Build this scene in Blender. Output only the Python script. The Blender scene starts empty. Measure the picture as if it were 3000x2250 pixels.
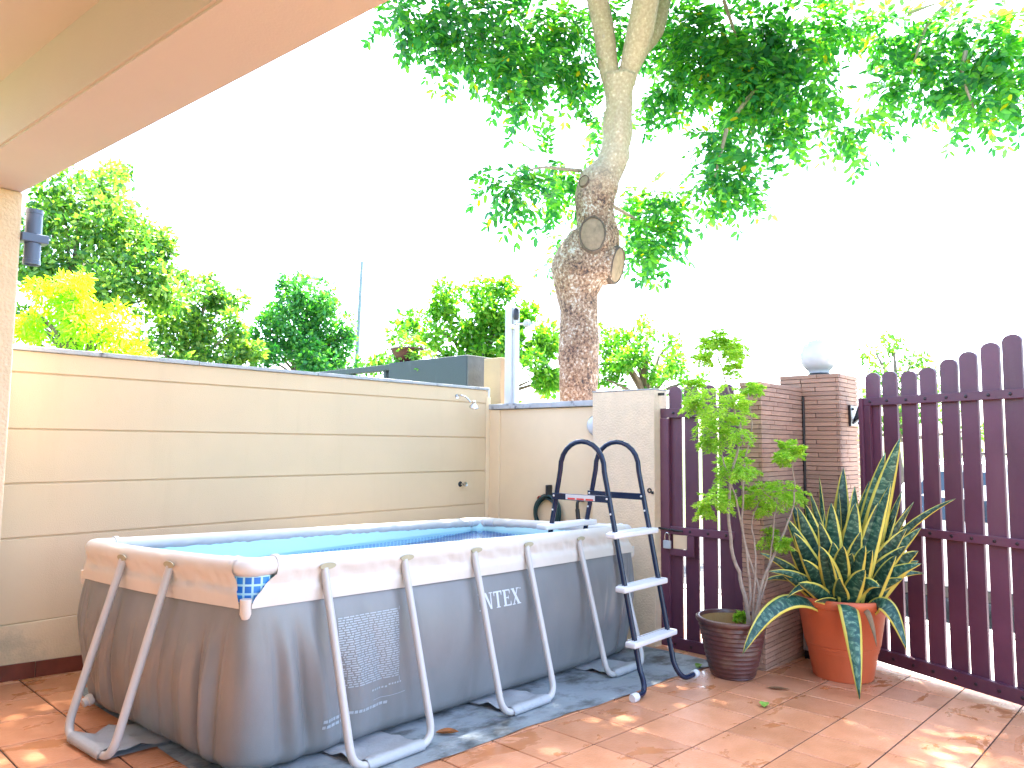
import bpy, bmesh, math, random
import numpy as np
from mathutils import Vector, Matrix
random.seed(11); rng = np.random.default_rng(11)
R_ = math.radians
scene = bpy.context.scene
COL = scene.collection

# ---------------------------------------------------------------- camera
cam_d = bpy.data.cameras.new('camera'); cam = bpy.data.objects.new('camera', cam_d); COL.objects.link(cam)
cam_d.sensor_width = 36.0; cam_d.lens = 25.96; cam_d.clip_start = 0.05; cam_d.clip_end = 1500
CM = Matrix(((0.675167, -0.066652, -0.734648), (-0.737606, -0.048352, -0.673498), (0.009368, 0.996604, -0.081808)))
cam.matrix_world = Matrix.Translation((0, 0, 1.5157)) @ CM.to_4x4()
scene.camera = cam
# ---------------------------------------------------------------- sky, sun, exposure
SUN_AZ = R_(34)      # from +X towards +Y
SUN_EL = R_(63)
w = bpy.data.worlds.new('World'); scene.world = w; w.use_nodes = True
nt = w.node_tree; bg = nt.nodes['Background']
sky = nt.nodes.new('ShaderNodeTexSky'); sky.sky_type = 'NISHITA'; sky.sun_disc = False
sky.sun_elevation = SUN_EL; sky.sun_rotation = math.pi / 2 - SUN_AZ
sky.air_density = .8; sky.dust_density = 2.2; sky.ozone_density = .5
nt.links.new(sky.outputs[0], bg.inputs[0]); bg.inputs[1].default_value = 0.15
sd = bpy.data.lights.new('sun', 'SUN'); so = bpy.data.objects.new('sun', sd); COL.objects.link(so)
sd.energy = 4.5; sd.angle = R_(0.6); sd.color = (1.0, 0.95, 0.86)
sv = Vector((math.cos(SUN_AZ) * math.cos(SUN_EL), math.sin(SUN_AZ) * math.cos(SUN_EL), math.sin(SUN_EL)))
so.rotation_euler = sv.to_track_quat('Z', 'Y').to_euler(); so.location = sv * 40
vs = scene.view_settings; vs.view_transform = 'Standard'; vs.look = 'None'; vs.gamma = 1.0; vs.exposure = 3.35
vs.use_curve_mapping = False
scene.cycles.max_bounces = 10; scene.cycles.diffuse_bounces = 5; scene.cycles.transmission_bounces = 8; scene.cycles.transparent_max_bounces = 8

# ---------------------------------------------------------------- helpers
SL = -0.0494                       # the driveway falls gently towards the gates
def fz(x): return SL * x
MATS = {}
def thing(name, label, cat, loc=(0, 0, 0), rz=0.0, group=None):
    o = bpy.data.objects.new(name, None); COL.objects.link(o)
    o.empty_display_size = .1
    o.location = loc; o.rotation_euler = (0, 0, rz); o['label'] = label; o['category'] = cat
    if group: o['group'] = group
    MATS[o.name] = Matrix.Translation(loc) @ Matrix.Rotation(rz, 4, 'Z')
    return o
def obj(name, bm, mat, parent=None, smooth=False, local=False):
    """link bm (world coordinates) as ONE mesh object below parent"""
    me = bpy.data.meshes.new(name)
    if parent is not None and not local:
        bmesh.ops.transform(bm, matrix=MATS[parent.name].inverted(), verts=bm.verts)
    bmesh.ops.recalc_face_normals(bm, faces=bm.faces) if not bm.loops.layers.uv else None
    bm.to_mesh(me); bm.free()
    o = bpy.data.objects.new(name, me); COL.objects.link(o)
    if mat: me.materials.append(mat)
    if smooth:
        me.polygons.foreach_set('use_smooth', [True] * len(me.polygons))
        if smooth != 'all':
            try: me.set_sharp_from_angle(angle=R_(40))
            except Exception: pass
    if parent is not None:
        o.parent = parent; MATS[o.name] = MATS[parent.name]
    return o
def tag(o, label, cat, group=None):
    o['label'] = label; o['category'] = cat
    if group: o['group'] = group
    return o
def struct(o): o['kind'] = 'structure'; return o
def box(x0, x1, y0, y1, z0, z1, bev=0.0, bm=None, seg=2):
    b = bmesh.new()
    vs_ = [b.verts.new((x, y, z)) for x in (x0, x1) for y in (y0, y1) for z in (z0, z1)]
    for f in ((0, 1, 3, 2), (4, 6, 7, 5), (0, 4, 5, 1), (2, 3, 7, 6), (0, 2, 6, 4), (1, 5, 7, 3)): b.faces.new([vs_[i] for i in f])
    if bev > 0: bmesh.ops.bevel(b, geom=list(b.edges), offset=bev, segments=seg, affect='EDGES', profile=.5)
    if bm is None: return b
    join(bm, b); return bm
def join(bm, b):
    me = bpy.data.meshes.new('tmp'); b.to_mesh(me); b.free(); bm.from_mesh(me); bpy.data.meshes.remove(me)
def prism(pts, z0, z1, bm=None, bev=0):
    """polygon in XY extruded z0..z1 (z may be callables of x)"""
    b = bmesh.new(); Z0 = z0 if callable(z0) else (lambda x: z0); Z1 = z1 if callable(z1) else (lambda x: z1)
    lo = [b.verts.new((p[0], p[1], Z0(p[0]))) for p in pts]; hi = [b.verts.new((p[0], p[1], Z1(p[0]))) for p in pts]
    n = len(pts); b.faces.new(lo[::-1]); b.faces.new(hi)
    for i in range(n): b.faces.new((lo[i], lo[(i + 1) % n], hi[(i + 1) % n], hi[i]))
    if bev: bmesh.ops.bevel(b, geom=list(b.edges), offset=bev, segments=2, affect='EDGES')
    if bm is None: return b
    join(bm, b); return bm
def extrude_poly(pts3, vec, bm=None, bev=0):
    b = bmesh.new(); v0 = [b.verts.new(p) for p in pts3]; v1 = [b.verts.new(Vector(p) + Vector(vec)) for p in pts3]; n = len(v0)
    b.faces.new(v0[::-1]); b.faces.new(v1)
    for i in range(n): b.faces.new((v0[i], v0[(i + 1) % n], v1[(i + 1) % n], v1[i]))
    if bev: bmesh.ops.bevel(b, geom=[e for e in b.edges], offset=bev, segments=1, affect='EDGES')
    if bm is None: return b
    join(bm, b); return bm
def tube(pts, rad, seg=10, bm=None, cap=True, squash=None):
    b = bm if bm is not None else bmesh.new()
    P = [Vector(p) for p in pts]; n = len(P)
    rr = rad if hasattr(rad, '__len__') else [rad] * n
    T = []
    for i in range(n):
        t = (P[min(i + 1, n - 1)] - P[max(i - 1, 0)]); T.append(t.normalized())
    ref = Vector((0, 0, 1)) if abs(T[0].z) < .9 else Vector((1, 0, 0))
    N = T[0].cross(ref).normalized(); rings = []
    for i in range(n):
        if i: 
            N = N - T[i] * N.dot(T[i]); N.normalize()
        B = T[i].cross(N); ring = []
        for k in range(seg):
            a = 2 * math.pi * k / seg
            ring.append(b.verts.new(P[i] + (N * math.cos(a) + B * math.sin(a)) * rr[i]))
        rings.append(ring)
    for i in range(n - 1):
        for k in range(seg):
            b.faces.new((rings[i][k], rings[i][(k + 1) % seg], rings[i + 1][(k + 1) % seg], rings[i + 1][k]))
    if cap: b.faces.new(rings[0][::-1]); b.faces.new(rings[-1])
    return b
def lathe(prof, c=(0, 0, 0), seg=32, bm=None, axis='Z'):
    b = bm if bm is not None else bmesh.new(); rings = []
    for r, z in prof:
        if r < 1e-5:
            rings.append([b.verts.new((c[0], c[1], c[2] + z) if axis == 'Z' else (c[0] + z, c[1], c[2]))]); continue
        ring = []
        for k in range(seg):
            a = 2 * math.pi * k / seg; q = (r * math.cos(a), r * math.sin(a))
            ring.append(b.verts.new((c[0] + q[0], c[1] + q[1], c[2] + z) if axis == 'Z' else (c[0] + z, c[1] + q[0], c[2] + q[1]) if axis == 'X' else (c[0] + q[0], c[1] + z, c[2] + q[1])))
        rings.append(ring)
    for A, B in zip(rings[:-1], rings[1:]):
        for k in range(seg):
            k2 = (k + 1) % seg
            if len(A) == 1 and len(B) == 1: continue
            if len(A) == 1: b.faces.new((A[0], B[k2], B[k]))
            elif len(B) == 1: b.faces.new((A[k], A[k2], B[0]))
            else: b.faces.new((A[k], A[k2], B[k2], B[k]))
    return b
def bez(p0, p1, p2, n=10):
    p0, p1, p2 = Vector(p0), Vector(p1), Vector(p2)
    return [(1 - t) ** 2 * p0 + 2 * (1 - t) * t * p1 + t * t * p2 for t in [i / n for i in range(n + 1)]]
def catmull(pts, n=5):
    P = [Vector(p) for p in pts]; P = [P[0] * 2 - P[1]] + P + [P[-1] * 2 - P[-2]]; out = []
    for i in range(1, len(P) - 2):
        for k in range(n):
            t = k / n; a, b, c, d = P[i - 1:i + 3]
            out.append(.5 * ((2 * b) + (c - a) * t + (2 * a - 5 * b + 4 * c - d) * t * t + (3 * b - a - 3 * c + d) * t ** 3))
    return out + [P[-2]]
def copy_obj(o, parent=None):
    c = o.copy(); COL.objects.link(c)
    if parent is not None: c.parent = parent
    return c
def numpy_mesh(name, V, polys, size, mat, parent=None, smooth=False):
    """V (n,3) in world; polys (m,size) int"""
    me = bpy.data.meshes.new(name); V = np.asarray(V, np.float32)
    if parent is not None:
        Mi = np.array(MATS[parent.name].inverted()); V = V @ Mi[:3, :3].T.astype(np.float32) + Mi[:3, 3].astype(np.float32)
    m = len(polys); me.vertices.add(len(V)); me.vertices.foreach_set('co', V.ravel())
    me.loops.add(m * size); me.loops.foreach_set('vertex_index', np.asarray(polys, np.int32).ravel())
    me.polygons.add(m); me.polygons.foreach_set('loop_start', np.arange(0, m * size, size, dtype=np.int32))
    me.update(calc_edges=True); me.validate()
    me.materials.append(mat)
    if smooth: me.polygons.foreach_set('use_smooth', [True] * m)
    o = bpy.data.objects.new(name, me); COL.objects.link(o)
    if parent is not None: o.parent = parent; MATS[o.name] = MATS[parent.name]
    return o

# ---------------------------------------------------------------- materials
def node_mat(name):
    m = bpy.data.materials.new(name); m.use_nodes = True; t = m.node_tree
    return m, t, t.nodes['Principled BSDF'], t.nodes['Material Output']
def N(t, kind, **kw):
    n = t.nodes.new(kind)
    for k, v in kw.items():
        if hasattr(n, k): setattr(n, k, v)
        else: n.inputs[k.replace('_', ' ')].default_value = v
    return n
def ramp(t, stops):
    r = t.nodes.new('ShaderNodeValToRGB'); e = r.color_ramp.elements
    while len(e) < len(stops): e.new(.5)
    for el, (p, c) in zip(e, stops): el.position = p; el.color = c if len(c) == 4 else (*c, 1)
    return r
def mixc(t, a, b, fac, mode='MIX'):
    m = t.nodes.new('ShaderNodeMix'); m.data_type = 'RGBA'; m.blend_type = mode
    for sock, val in ((m.inputs[6], a), (m.inputs[7], b), (m.inputs[0], fac)):
        if hasattr(val, 'links') or hasattr(val, 'is_linked'): t.links.new(val, sock)
        elif isinstance(val, (int, float)): sock.default_value = val
        else: sock.default_value = (*val, 1) if len(val) == 3 else val
    return m.outputs[2]
def g3(c, k): return tuple(x * k for x in c)
def pbr(name, base, rough=.6, var=.12, scale=3.0, bump=.1, bscale=60.0, metal=0.0, spec=.5, dirt=None, dirt_scale=(1.5, 1.5, 1.5), dirt_lo=.55, dirt_hi=.75, tint=None, objrand=0.0, rvar=.1, coat=0.0, bdist=.01):
    m, t, p, o = node_mat(name)
    tc = N(t, 'ShaderNodeTexCoord'); ns = N(t, 'ShaderNodeTexNoise', Scale=scale, Detail=6.0, Roughness=.6)
    t.links.new(tc.outputs['Object'], ns.inputs['Vector'])
    r = ramp(t, [(.3, g3(base, 1 - var)), (.7, g3(tint or base, 1 + var))]); t.links.new(ns.outputs[0], r.inputs[0]); col = r.outputs[0]
    if dirt:
        mp = N(t, 'ShaderNodeMapping'); mp.inputs['Scale'].default_value = dirt_scale; t.links.new(tc.outputs['Object'], mp.inputs[0])
        n2 = N(t, 'ShaderNodeTexNoise', Scale=1.0, Detail=8.0, Roughness=.68); t.links.new(mp.outputs[0], n2.inputs['Vector'])
        r2 = ramp(t, [(dirt_lo, (0, 0, 0)), (dirt_hi, (1, 1, 1))]); t.links.new(n2.outputs[0], r2.inputs[0])
        col = mixc(t, col, dirt, r2.outputs[0])
    if objrand:
        oi = N(t, 'ShaderNodeObjectInfo'); rr = ramp(t, [(0, (1 - objrand,) * 3), (1, (1 + objrand,) * 3)]); t.links.new(oi.outputs['Random'], rr.inputs[0])
        col = mixc(t, col, rr.outputs[0], 1.0, 'MULTIPLY')
    t.links.new(col, p.inputs['Base Color'])
    p.inputs['Metallic'].default_value = metal; p.inputs['Specular IOR Level'].default_value = spec
    if coat: p.inputs['Coat Weight'].default_value = coat; p.inputs['Coat Roughness'].default_value = .15
    rm = N(t, 'ShaderNodeMapRange'); rm.inputs[3].default_value = max(0, rough - rvar); rm.inputs[4].default_value = min(1, rough + rvar)
    t.links.new(ns.outputs[0], rm.inputs[0]); t.links.new(rm.outputs[0], p.inputs['Roughness'])
    if bump:
        nb = N(t, 'ShaderNodeTexNoise', Scale=bscale, Detail=4.0); t.links.new(tc.outputs['Object'], nb.inputs['Vector'])
        b = N(t, 'ShaderNodeBump', Strength=bump, Distance=bdist); t.links.new(nb.outputs[0], b.inputs['Height']); t.links.new(b.outputs[0], p.inputs['Normal'])
    return m
def leafmat(name, dark, mid, light, trans=.45, rough=.45, yellow=None, yfrac=.03, spec=.4, tcol=None):
    m, t, p, o = node_mat(name)
    g = N(t, 'ShaderNodeNewGeometry'); tc = N(t, 'ShaderNodeTexCoord'); ns = N(t, 'ShaderNodeTexNoise', Scale=1.1, Detail=3.0)
    t.links.new(tc.outputs['Object'], ns.inputs['Vector'])
    ad = N(t, 'ShaderNodeMath', operation='ADD'); sc = N(t, 'ShaderNodeMath', operation='MULTIPLY'); sc.inputs[1].default_value = .55
    t.links.new(g.outputs['Random Per Island'], sc.inputs[0]); t.links.new(sc.outputs[0], ad.inputs[0])
    s2 = N(t, 'ShaderNodeMath', operation='MULTIPLY'); s2.inputs[1].default_value = .6; t.links.new(ns.outputs[0], s2.inputs[0]); t.links.new(s2.outputs[0], ad.inputs[1])
    r = ramp(t, [(.2, dark), (.55, mid), (.9, light)]); t.links.new(ad.outputs[0], r.inputs[0]); col = r.outputs[0]
    if yellow:
        yr = ramp(t, [(1 - yfrac - .005, (0, 0, 0)), (1 - yfrac, (1, 1, 1))]); t.links.new(g.outputs['Random Per Island'], yr.inputs[0]); col = mixc(t, col, yellow, yr.outputs[0])
    t.links.new(col, p.inputs['Base Color']); p.inputs['Roughness'].default_value = rough; p.inputs['Specular IOR Level'].default_value = spec
    tr = N(t, 'ShaderNodeBsdfTranslucent'); tcolr = mixc(t, col, tcol or (.75, .9, .25), .0 if tcol is None else 1.0, 'MULTIPLY')
    br = N(t, 'ShaderNodeBrightContrast'); br.inputs['Bright'].default_value = 0.0
    t.links.new(mixc(t, tcolr, (1.9, 1.9, 1.2), 1.0, 'MULTIPLY'), tr.inputs[0])
    mx = N(t, 'ShaderNodeMixShader'); mx.inputs[0].default_value = trans
    t.links.new(p.outputs[0], mx.inputs[1]); t.links.new(tr.outputs[0], mx.inputs[2]); t.links.new(mx.outputs[0], o.inputs[0])
    return m

M = {}
CREAM = (.64, .49, .32)
M['cream'] = pbr('cream_paint', (.64, .465, .285), .75, .035, 1.3, .25, 140, dirt=(.57, .41, .245), dirt_scale=(5, 5, .6), dirt_lo=.52, dirt_hi=1.0)
M['cream_warm'] = pbr('warm_cream_paint', (.76, .57, .36), .75, .06, 1.3, .25, 140, dirt=(.52, .36, .20), dirt_scale=(8, 8, .35), dirt_lo=.64, dirt_hi=.85)
M['cream_rough'] = pbr('cream_render', (.72, .55, .37), .85, .06, 9, .5, 55, dirt=(.44, .34, .22), dirt_scale=(3, 3, 1), dirt_lo=.55, dirt_hi=.8, bdist=.02)
M['soffit'] = pbr('soffit_paint', (.60, .53, .475), .8, .03, 1.2, .12, 90)
M['coping'] = pbr('weathered_coping', (.40, .40, .40), .85, .15, 8, .5, 60, dirt=(.06, .06, .06), dirt_scale=(6, 6, 6), dirt_lo=.58, dirt_hi=.7)
M['plinth'] = pbr('plinth_paint', (.64, .475, .295), .8, .08, 2, .3, 90, dirt=(.30, .26, .18), dirt_scale=(2.2, 2.2, 3), dirt_lo=.52, dirt_hi=.8)
M['skirting'] = pbr('skirting_tile_glaze', (.15, .035, .02), .35, .25, 7, .1, 40, objrand=.15)
M['grout'] = pbr('grout', (.035, .012, .008), .9, .2, 20, .2, 100)
M['concrete'] = pbr('pale_concrete', (.52, .49, .45), .85, .14, 3, .4, 80, dirt=(.25, .23, .2), dirt_scale=(2, 2, 2))
M['asphalt'] = pbr('asphalt', (.055, .055, .056), .9, .2, 4, .6, 200)
M['soil'] = pbr('soil', (.12, .08, .05), .95, .3, 25, .9, 60)
M['grass'] = pbr('verge_grass', (.08, .12, .03), .95, .35, 9, 1.0, 90)
M['gate'] = pbr('gate_maroon_paint', (.108, .034, .062), .42, .14, 3, .08, 70, dirt=(.13, .055, .075), dirt_scale=(3, 3, .5), dirt_lo=.5, dirt_hi=.8, objrand=.14)
M['brick'] = pbr('brown_strip_brick', (.36, .205, .14), .72, .16, 6, .4, 90, dirt=(.45, .29, .20), dirt_scale=(4, 4, 8), dirt_lo=.52, dirt_hi=.8, objrand=.16)
M['mortar'] = pbr('dark_mortar', (.06, .035, .03), .95, .2, 20, .3, 80)
M['black'] = pbr('black_metal', (.012, .012, .015), .4, .1, 10, .05, 80)
M['steel'] = pbr('chrome', (.55, .56, .58), .25, .06, 8, .0, 80, metal=1.0)
M['greymetal'] = pbr('grey_painted_metal', (.42, .44, .46), .5, .08, 6, .05, 80)
M['blue_grey'] = pbr('blue_grey_powder_coat', (.085, .12, .20), .45, .06, 6, .03, 80)
M['whitepaint'] = pbr('white_paint', (.50, .50, .50), .5, .05, 5, .08, 80, dirt=(.45, .42, .36), dirt_scale=(9, 9, 2), dirt_lo=.62, dirt_hi=.8)
M['whiteplastic'] = pbr('white_plastic', (.62, .61, .60), .35, .03, 5, .0)
M['charcoal'] = pbr('charcoal_wall_paint', (.030, .045, .058), .6, .12, 3, .25, 60, dirt=(.08, .10, .11), dirt_scale=(3, 3, 1.2), dirt_lo=.6, dirt_hi=.8)
M['opal'] = pbr('opal_glass', (.56, .58, .60), .12, .01, 3, .0, spec=.5)
M['pipe'] = M['whitepaint']

# floor tile: dry orange terracotta with wet, darker and glossier films
def tile_mat():
    m, t, p, o = node_mat('terracotta_floor_tile')
    tc = N(t, 'ShaderNodeTexCoord'); g = N(t, 'ShaderNodeNewGeometry'); oi = N(t, 'ShaderNodeObjectInfo')
    n1 = N(t, 'ShaderNodeTexNoise', Scale=5.0, Detail=8.0, Roughness=.62); t.links.new(g.outputs['Position'], n1.inputs['Vector'])
    r1 = ramp(t, [(.3, (.47, .19, .085)), (.52, (.56, .24, .12)), (.75, (.63, .30, .17))]); t.links.new(n1.outputs[0], r1.inputs[0])
    rr = ramp(t, [(0, (.82, .80, .80)), (.5, (1, 1, 1)), (1, (1.12, 1.12, 1.14))]); t.links.new(oi.outputs['Random'], rr.inputs[0])
    col = mixc(t, r1.outputs[0], rr.outputs[0], 1.0, 'MULTIPLY')
    mp = N(t, 'ShaderNodeMapping'); mp.inputs['Scale'].default_value = (1.1, 2.6, 1); mp.inputs['Rotation'].default_value = (0, 0, .5); t.links.new(g.outputs['Position'], mp.inputs[0])
    n2 = N(t, 'ShaderNodeTexNoise', Scale=1.6, Detail=7.0, Roughness=.62, Distortion=.6); t.links.new(mp.outputs[0], n2.inputs['Vector'])
    wet = ramp(t, [(.58, (0, 0, 0)), (.63, (1, 1, 1))]); t.links.new(n2.outputs[0], wet.inputs[0])
    col = mixc(t, col, (.42, .14, .035), N_mul(t, wet.outputs[0], .62))
    t.links.new(col, p.inputs['Base Color'])
    rm = N(t, 'ShaderNodeMapRange'); rm.inputs[3].default_value = .33; rm.inputs[4].default_value = .09; t.links.new(wet.outputs[0], rm.inputs[0]); t.links.new(rm.outputs[0], p.inputs['Roughness'])
    n3 = N(t, 'ShaderNodeTexNoise', Scale=42.0, Detail=3.0); mp3 = N(t, 'ShaderNodeMapping'); mp3.inputs['Scale'].default_value = (1, 2.2, 1); mp3.inputs['Rotation'].default_value = (0, 0, .6); t.links.new(g.outputs['Position'], mp3.inputs[0]); t.links.new(mp3.outputs[0], n3.inputs['Vector'])
    st = N(t, 'ShaderNodeMapRange'); st.inputs[3].default_value = .5; st.inputs[4].default_value = .12; t.links.new(wet.outputs[0], st.inputs[0])
    b = N(t, 'ShaderNodeBump', Distance=.006); t.links.new(st.outputs[0], b.inputs['Strength']); t.links.new(n3.outputs[0], b.inputs['Height']); t.links.new(b.outputs[0], p.inputs['Normal'])
    return m
def N_mul(t, sock, k):
    m = N(t, 'ShaderNodeMath', operation='MULTIPLY'); t.links.new(sock, m.inputs[0]); m.inputs[1].default_value = k; return m.outputs[0]
M['tile'] = tile_mat()

# ================================================================ SETTING
b = bmesh.new(); bmesh.ops.create_grid(b, x_segments=2, y_segments=2, size=600); bmesh.ops.translate(b, verts=b.verts, vec=(0, 0, -.62))
struct(obj('ground', b, M['grass']))
struct(obj('road', box(9.4, 15.6, -120, 120, -.9, -.50), M['asphalt']))
b = box(9.15, 9.4, -120, 120, -.9, -.40, .01); struct(obj('kerb', b, M['concrete']))
apron = [(6.99, 2.40), (6.915, 2.074), (6.65, .988), (6.30, -.44), (5.9, -2.0), (9.15, -2.0), (9.15, 6.3), (6.15, 6.3), (6.15, 2.84), (6.99, 2.84)]
struct(obj('driveway_apron', prism(apron, -.8, lambda x: -.330 - .035 * (x - 6.6)), M['concrete']))
# sloping patio slab, individual tiles laid on it
floor_bm = prism([(-4.0, -3.0), (7.05, -3.0), (7.05, 5.87), (-4.0, 5.87)], -1.0, lambda x: fz(x) - .006)
patio = struct(obj('patio_floor', floor_bm, M['grout']))
MATS[patio.name] = Matrix.Identity(4)
TS = .4; GX, GY = 3.928, 2.980
def tile_mesh(sx, sy):
    bmx = box(-sx / 2 + .0045, sx / 2 - .0045, -sy / 2 + .0045, sy / 2 - .0045, -.012, 0, .003, seg=1)
    me = bpy.data.meshes.new('tile'); bmx.to_mesh(me); bmx.free(); me.materials.append(M['tile']); return me
full = tile_mesh(TS, TS); ang = math.atan(-SL); cut_cache = {}
rest = bmesh.new()
Mi = Matrix.Translation((0, 0, 1.5157)) @ CM.to_4x4(); Minv = Mi.inverted()
def ang_in_view(x, y):       # tiles inside the photographed part of the patio are single objects
    q = Minv @ Vector((x, y, fz(x)))
    return q.z < -.3 and abs(q.x / -q.z) < .76 and -.62 < q.y / -q.z
for i in range(-15, 9):
    for j in range(-8, 13):
        x0, x1 = GX + TS * i, GX + TS * (i + 1); y1, y0 = GY - TS * j, GY - TS * (j + 1)
        if y0 > 5.83 or x0 > 7.0: continue
        y1c = min(y1, 5.845); x1c = min(x1, 7.04)
        cx, cy = (x0 + x1c) / 2, (y0 + y1c) / 2
        if cx > 7.0 - .0 or (cx > 6.0 and cy < -.4): continue
        key = (round(x1c - x0, 3), round(y1c - y0, 3))
        if ang_in_view(cx, cy):
            me = full if key == (TS, TS) else cut_cache.setdefault(key, tile_mesh(*key))
            o = bpy.data.objects.new('tile', me); COL.objects.link(o); o.parent = patio
            o.location = (cx, cy, fz(cx) + random.uniform(-.0004, .0004)); o.rotation_euler = (random.uniform(-.001, .001), ang + random.uniform(-.001, .001), 0)
        else:
            t = box(-key[0] / 2 + .003, key[0] / 2 - .003, -key[1] / 2 + .003, key[1] / 2 - .003, -.012, 0)
            bmesh.ops.transform(t, matrix=Matrix.Translation((cx, cy, fz(cx))) @ Matrix.Rotation(ang, 4, 'Y'), verts=t.verts); join(rest, t)
ro = obj('outlying_tile', rest, M['tile'], patio); ro['kind'] = 'stuff'

# ---------------------------------------------------------------- left boundary wall
YW = 5.854
bw = thing('boundary_wall', 'long cream boundary wall with horizontal grooves and grey coping behind the pool', 'wall', (0, YW + .1, 0))
obj('wall_core', box(-4, 6.03, YW + .014, YW + .16, -.9, 2.11), M['cream'], bw)
zs = [2.125, 1.9755, 1.589, 1.2207, .8557, .292]
for k in range(5):
    zt, zb = zs[k] - (.006 if k else 0), zs[k + 1] + (.006 if k < 4 else 0)
    obj('panel', box(-4, 5.955, YW, YW + .0135, zb, zt, .004), M['cream'], bw)
obj('end_strip', box(5.958, 6.029, YW - .002, YW + .0135, .292, 2.05, .003), M['cream_warm'], bw)
obj('plinth', box(-4, 6.03, YW - .014, YW + .0135, -.9, .289, .006), M['plinth'], bw)
cop = bmesh.new(); x = -4.0
while x < 5.95:
    x2 = min(x + random.uniform(.8, 1.3), 5.99); box(x, x2 - .004, YW - .022, YW + .18, 2.127, 2.158 + random.uniform(-.003, .003), .005, cop); x = x2
obj('coping', cop, M['coping'], bw)
for k in range(-12, 6):
    x0 = GX + TS * k + .09
    if x0 < -.6 or x0 > 5.7: continue
    bmx = prism([(x0 + .003, YW - .030), (x0 + TS - .003, YW - .030), (x0 + TS - .003, YW - .0145), (x0 + .003, YW - .0145)], lambda x: fz(x) + .001, lambda x: fz(x) + .105)
    obj('skirting_tile', bmx, M['skirting'], bw)
# ---------------------------------------------------------------- back wall, corner, gate pier
XB = 6.034
bk = thing('back_wall', 'short warm cream wall with weathered white coping below the tree', 'wall', (XB + .08, 5.1, 0))
obj('wall_core', box(XB, XB + .16, 4.30, 5.852, -.9, 1.903), M['cream_warm'], bk)
obj('corner_pilaster', box(XB - .02, XB - .002, 5.70, YW - .003, -.4, 1.903, .004), M['cream_warm'], bk)
cb = bmesh.new(); box(XB - .035, XB + .19, 4.36, 5.86, 1.906, 1.966, .008, cb); 
for v_ in cb.verts: v_.co.z += .004 * math.sin(v_.co.y * 9)
obj('coping', cb, M['coping'], bk)
obj('end_trim', box(5.995, 6.03, YW + .01, YW + .055, 1.972, 2.155, .004), M['whitepaint'], bk)
pier = thing('gate_pier', 'plain cream rendered pier between the back wall and the small gate', 'pillar', (6.02, 4.0, 0))
obj('shaft', box(5.93, 6.16, 3.648, 4.352, -.9, 2.036, .006), M['cream_rough'], pier)
obj('cap', box(5.926, 6.165, 3.644, 4.356, 2.0375, 2.049, .004), M['coping'], pier)
# low outside pier + white post behind the corner
bp = thing('outer_pier', 'slim cream pier standing behind the corner where the walls meet', 'pillar', (6.25, 6.0, 0))
obj('shaft', box(6.22, 6.44, 5.88, 6.16, -.9, 2.53, .008), pbr('sunlit_cream_paint', (.42, .29, .17), .8, .08, 3, .3, 90, dirt=(.20, .09, .04), dirt_scale=(6, 6, 1.2), dirt_lo=.6, dirt_hi=.8), bp)
wp = thing('white_post', 'weathered white post with two small lamps on the back wall', 'post', (6.13, 5.62, 1.967))
pb = bmesh.new(); box(6.09, 6.17, 5.545, 5.70, 1.967, 3.07, .006, pb); box(6.075, 6.0895, 5.58, 5.665, 1.975, 3.06, .003, pb)
obj('shaft', pb, M['whitepaint'], wp)
obj('bracket', tube([(6.08, 5.54, 2.86), (6.05, 5.48, 2.86), (6.04, 5.36, 2.845)], .014, 10), M['steel'], wp, True)
obj('lamp_head', lathe([(0, -.035), (.03, -.035), (.042, -.015), (.042, .02), (.03, .04), (0, .045)], (6.04, 5.315, 2.845), 18, axis='Y'), M['greymetal'], wp, True)
obj('lamp_head', lathe([(0, -.06), (.028, -.06), (.036, -.02), (.03, .05), (.015, .07), (0, .072)], (6.055, 5.50, 2.97), 16), M['black'], wp, True)
obj('collar', lathe([(.0, 0), (.034, 0), (.034, .05), (0, .05)], (6.06, 5.505, 2.83), 16, axis='Y'), M['steel'], wp, True)

# ---------------------------------------------------------------- porch: column, beam, ceiling
col_ = thing('porch_column', 'rough cream porch column at the left edge carrying the beam', 'column', (1.1, 5.65, 0))
obj('shaft', box(.86, 1.297, 5.50, 5.835, -.12, 3.115, .012), M['cream_rough'], col_)
pc = thing('porch_roof', 'cream porch beam and ceiling overhanging the top left corner', 'roof', (0, 2, 3.1))
def slab(pts, z0, z1): return prism(pts, z0, z1)
e0, e1 = (1.263, 5.95), (2.02, -3.2)      # outer lower edge
i0, i1 = (.895, 5.95), (1.60, -3.2)         # inner lower edge
obj('beam', prism([e0, e1, i1, i0], 3.116, 3.62, bev=.012), M['soffit'], pc)
obj('ceiling', prism([(-4.2, 5.94), (i0[0] + .03, 5.94), (i1[0] + .03, -3.19), (-4.2, -3.19)], 3.50, 3.61), M['soffit'], pc)
obj('roof_slab', prism([(-4.2, 5.95), (1.22, 5.95), (1.96, -3.2), (-4.2, -3.2)], 3.63, 3.75), M['soffit'], pc)
obj('house_wall', box(-3.4, -3.2, -3.2, 5.93, -.5, 3.498), M['cream'], pc)

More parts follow.
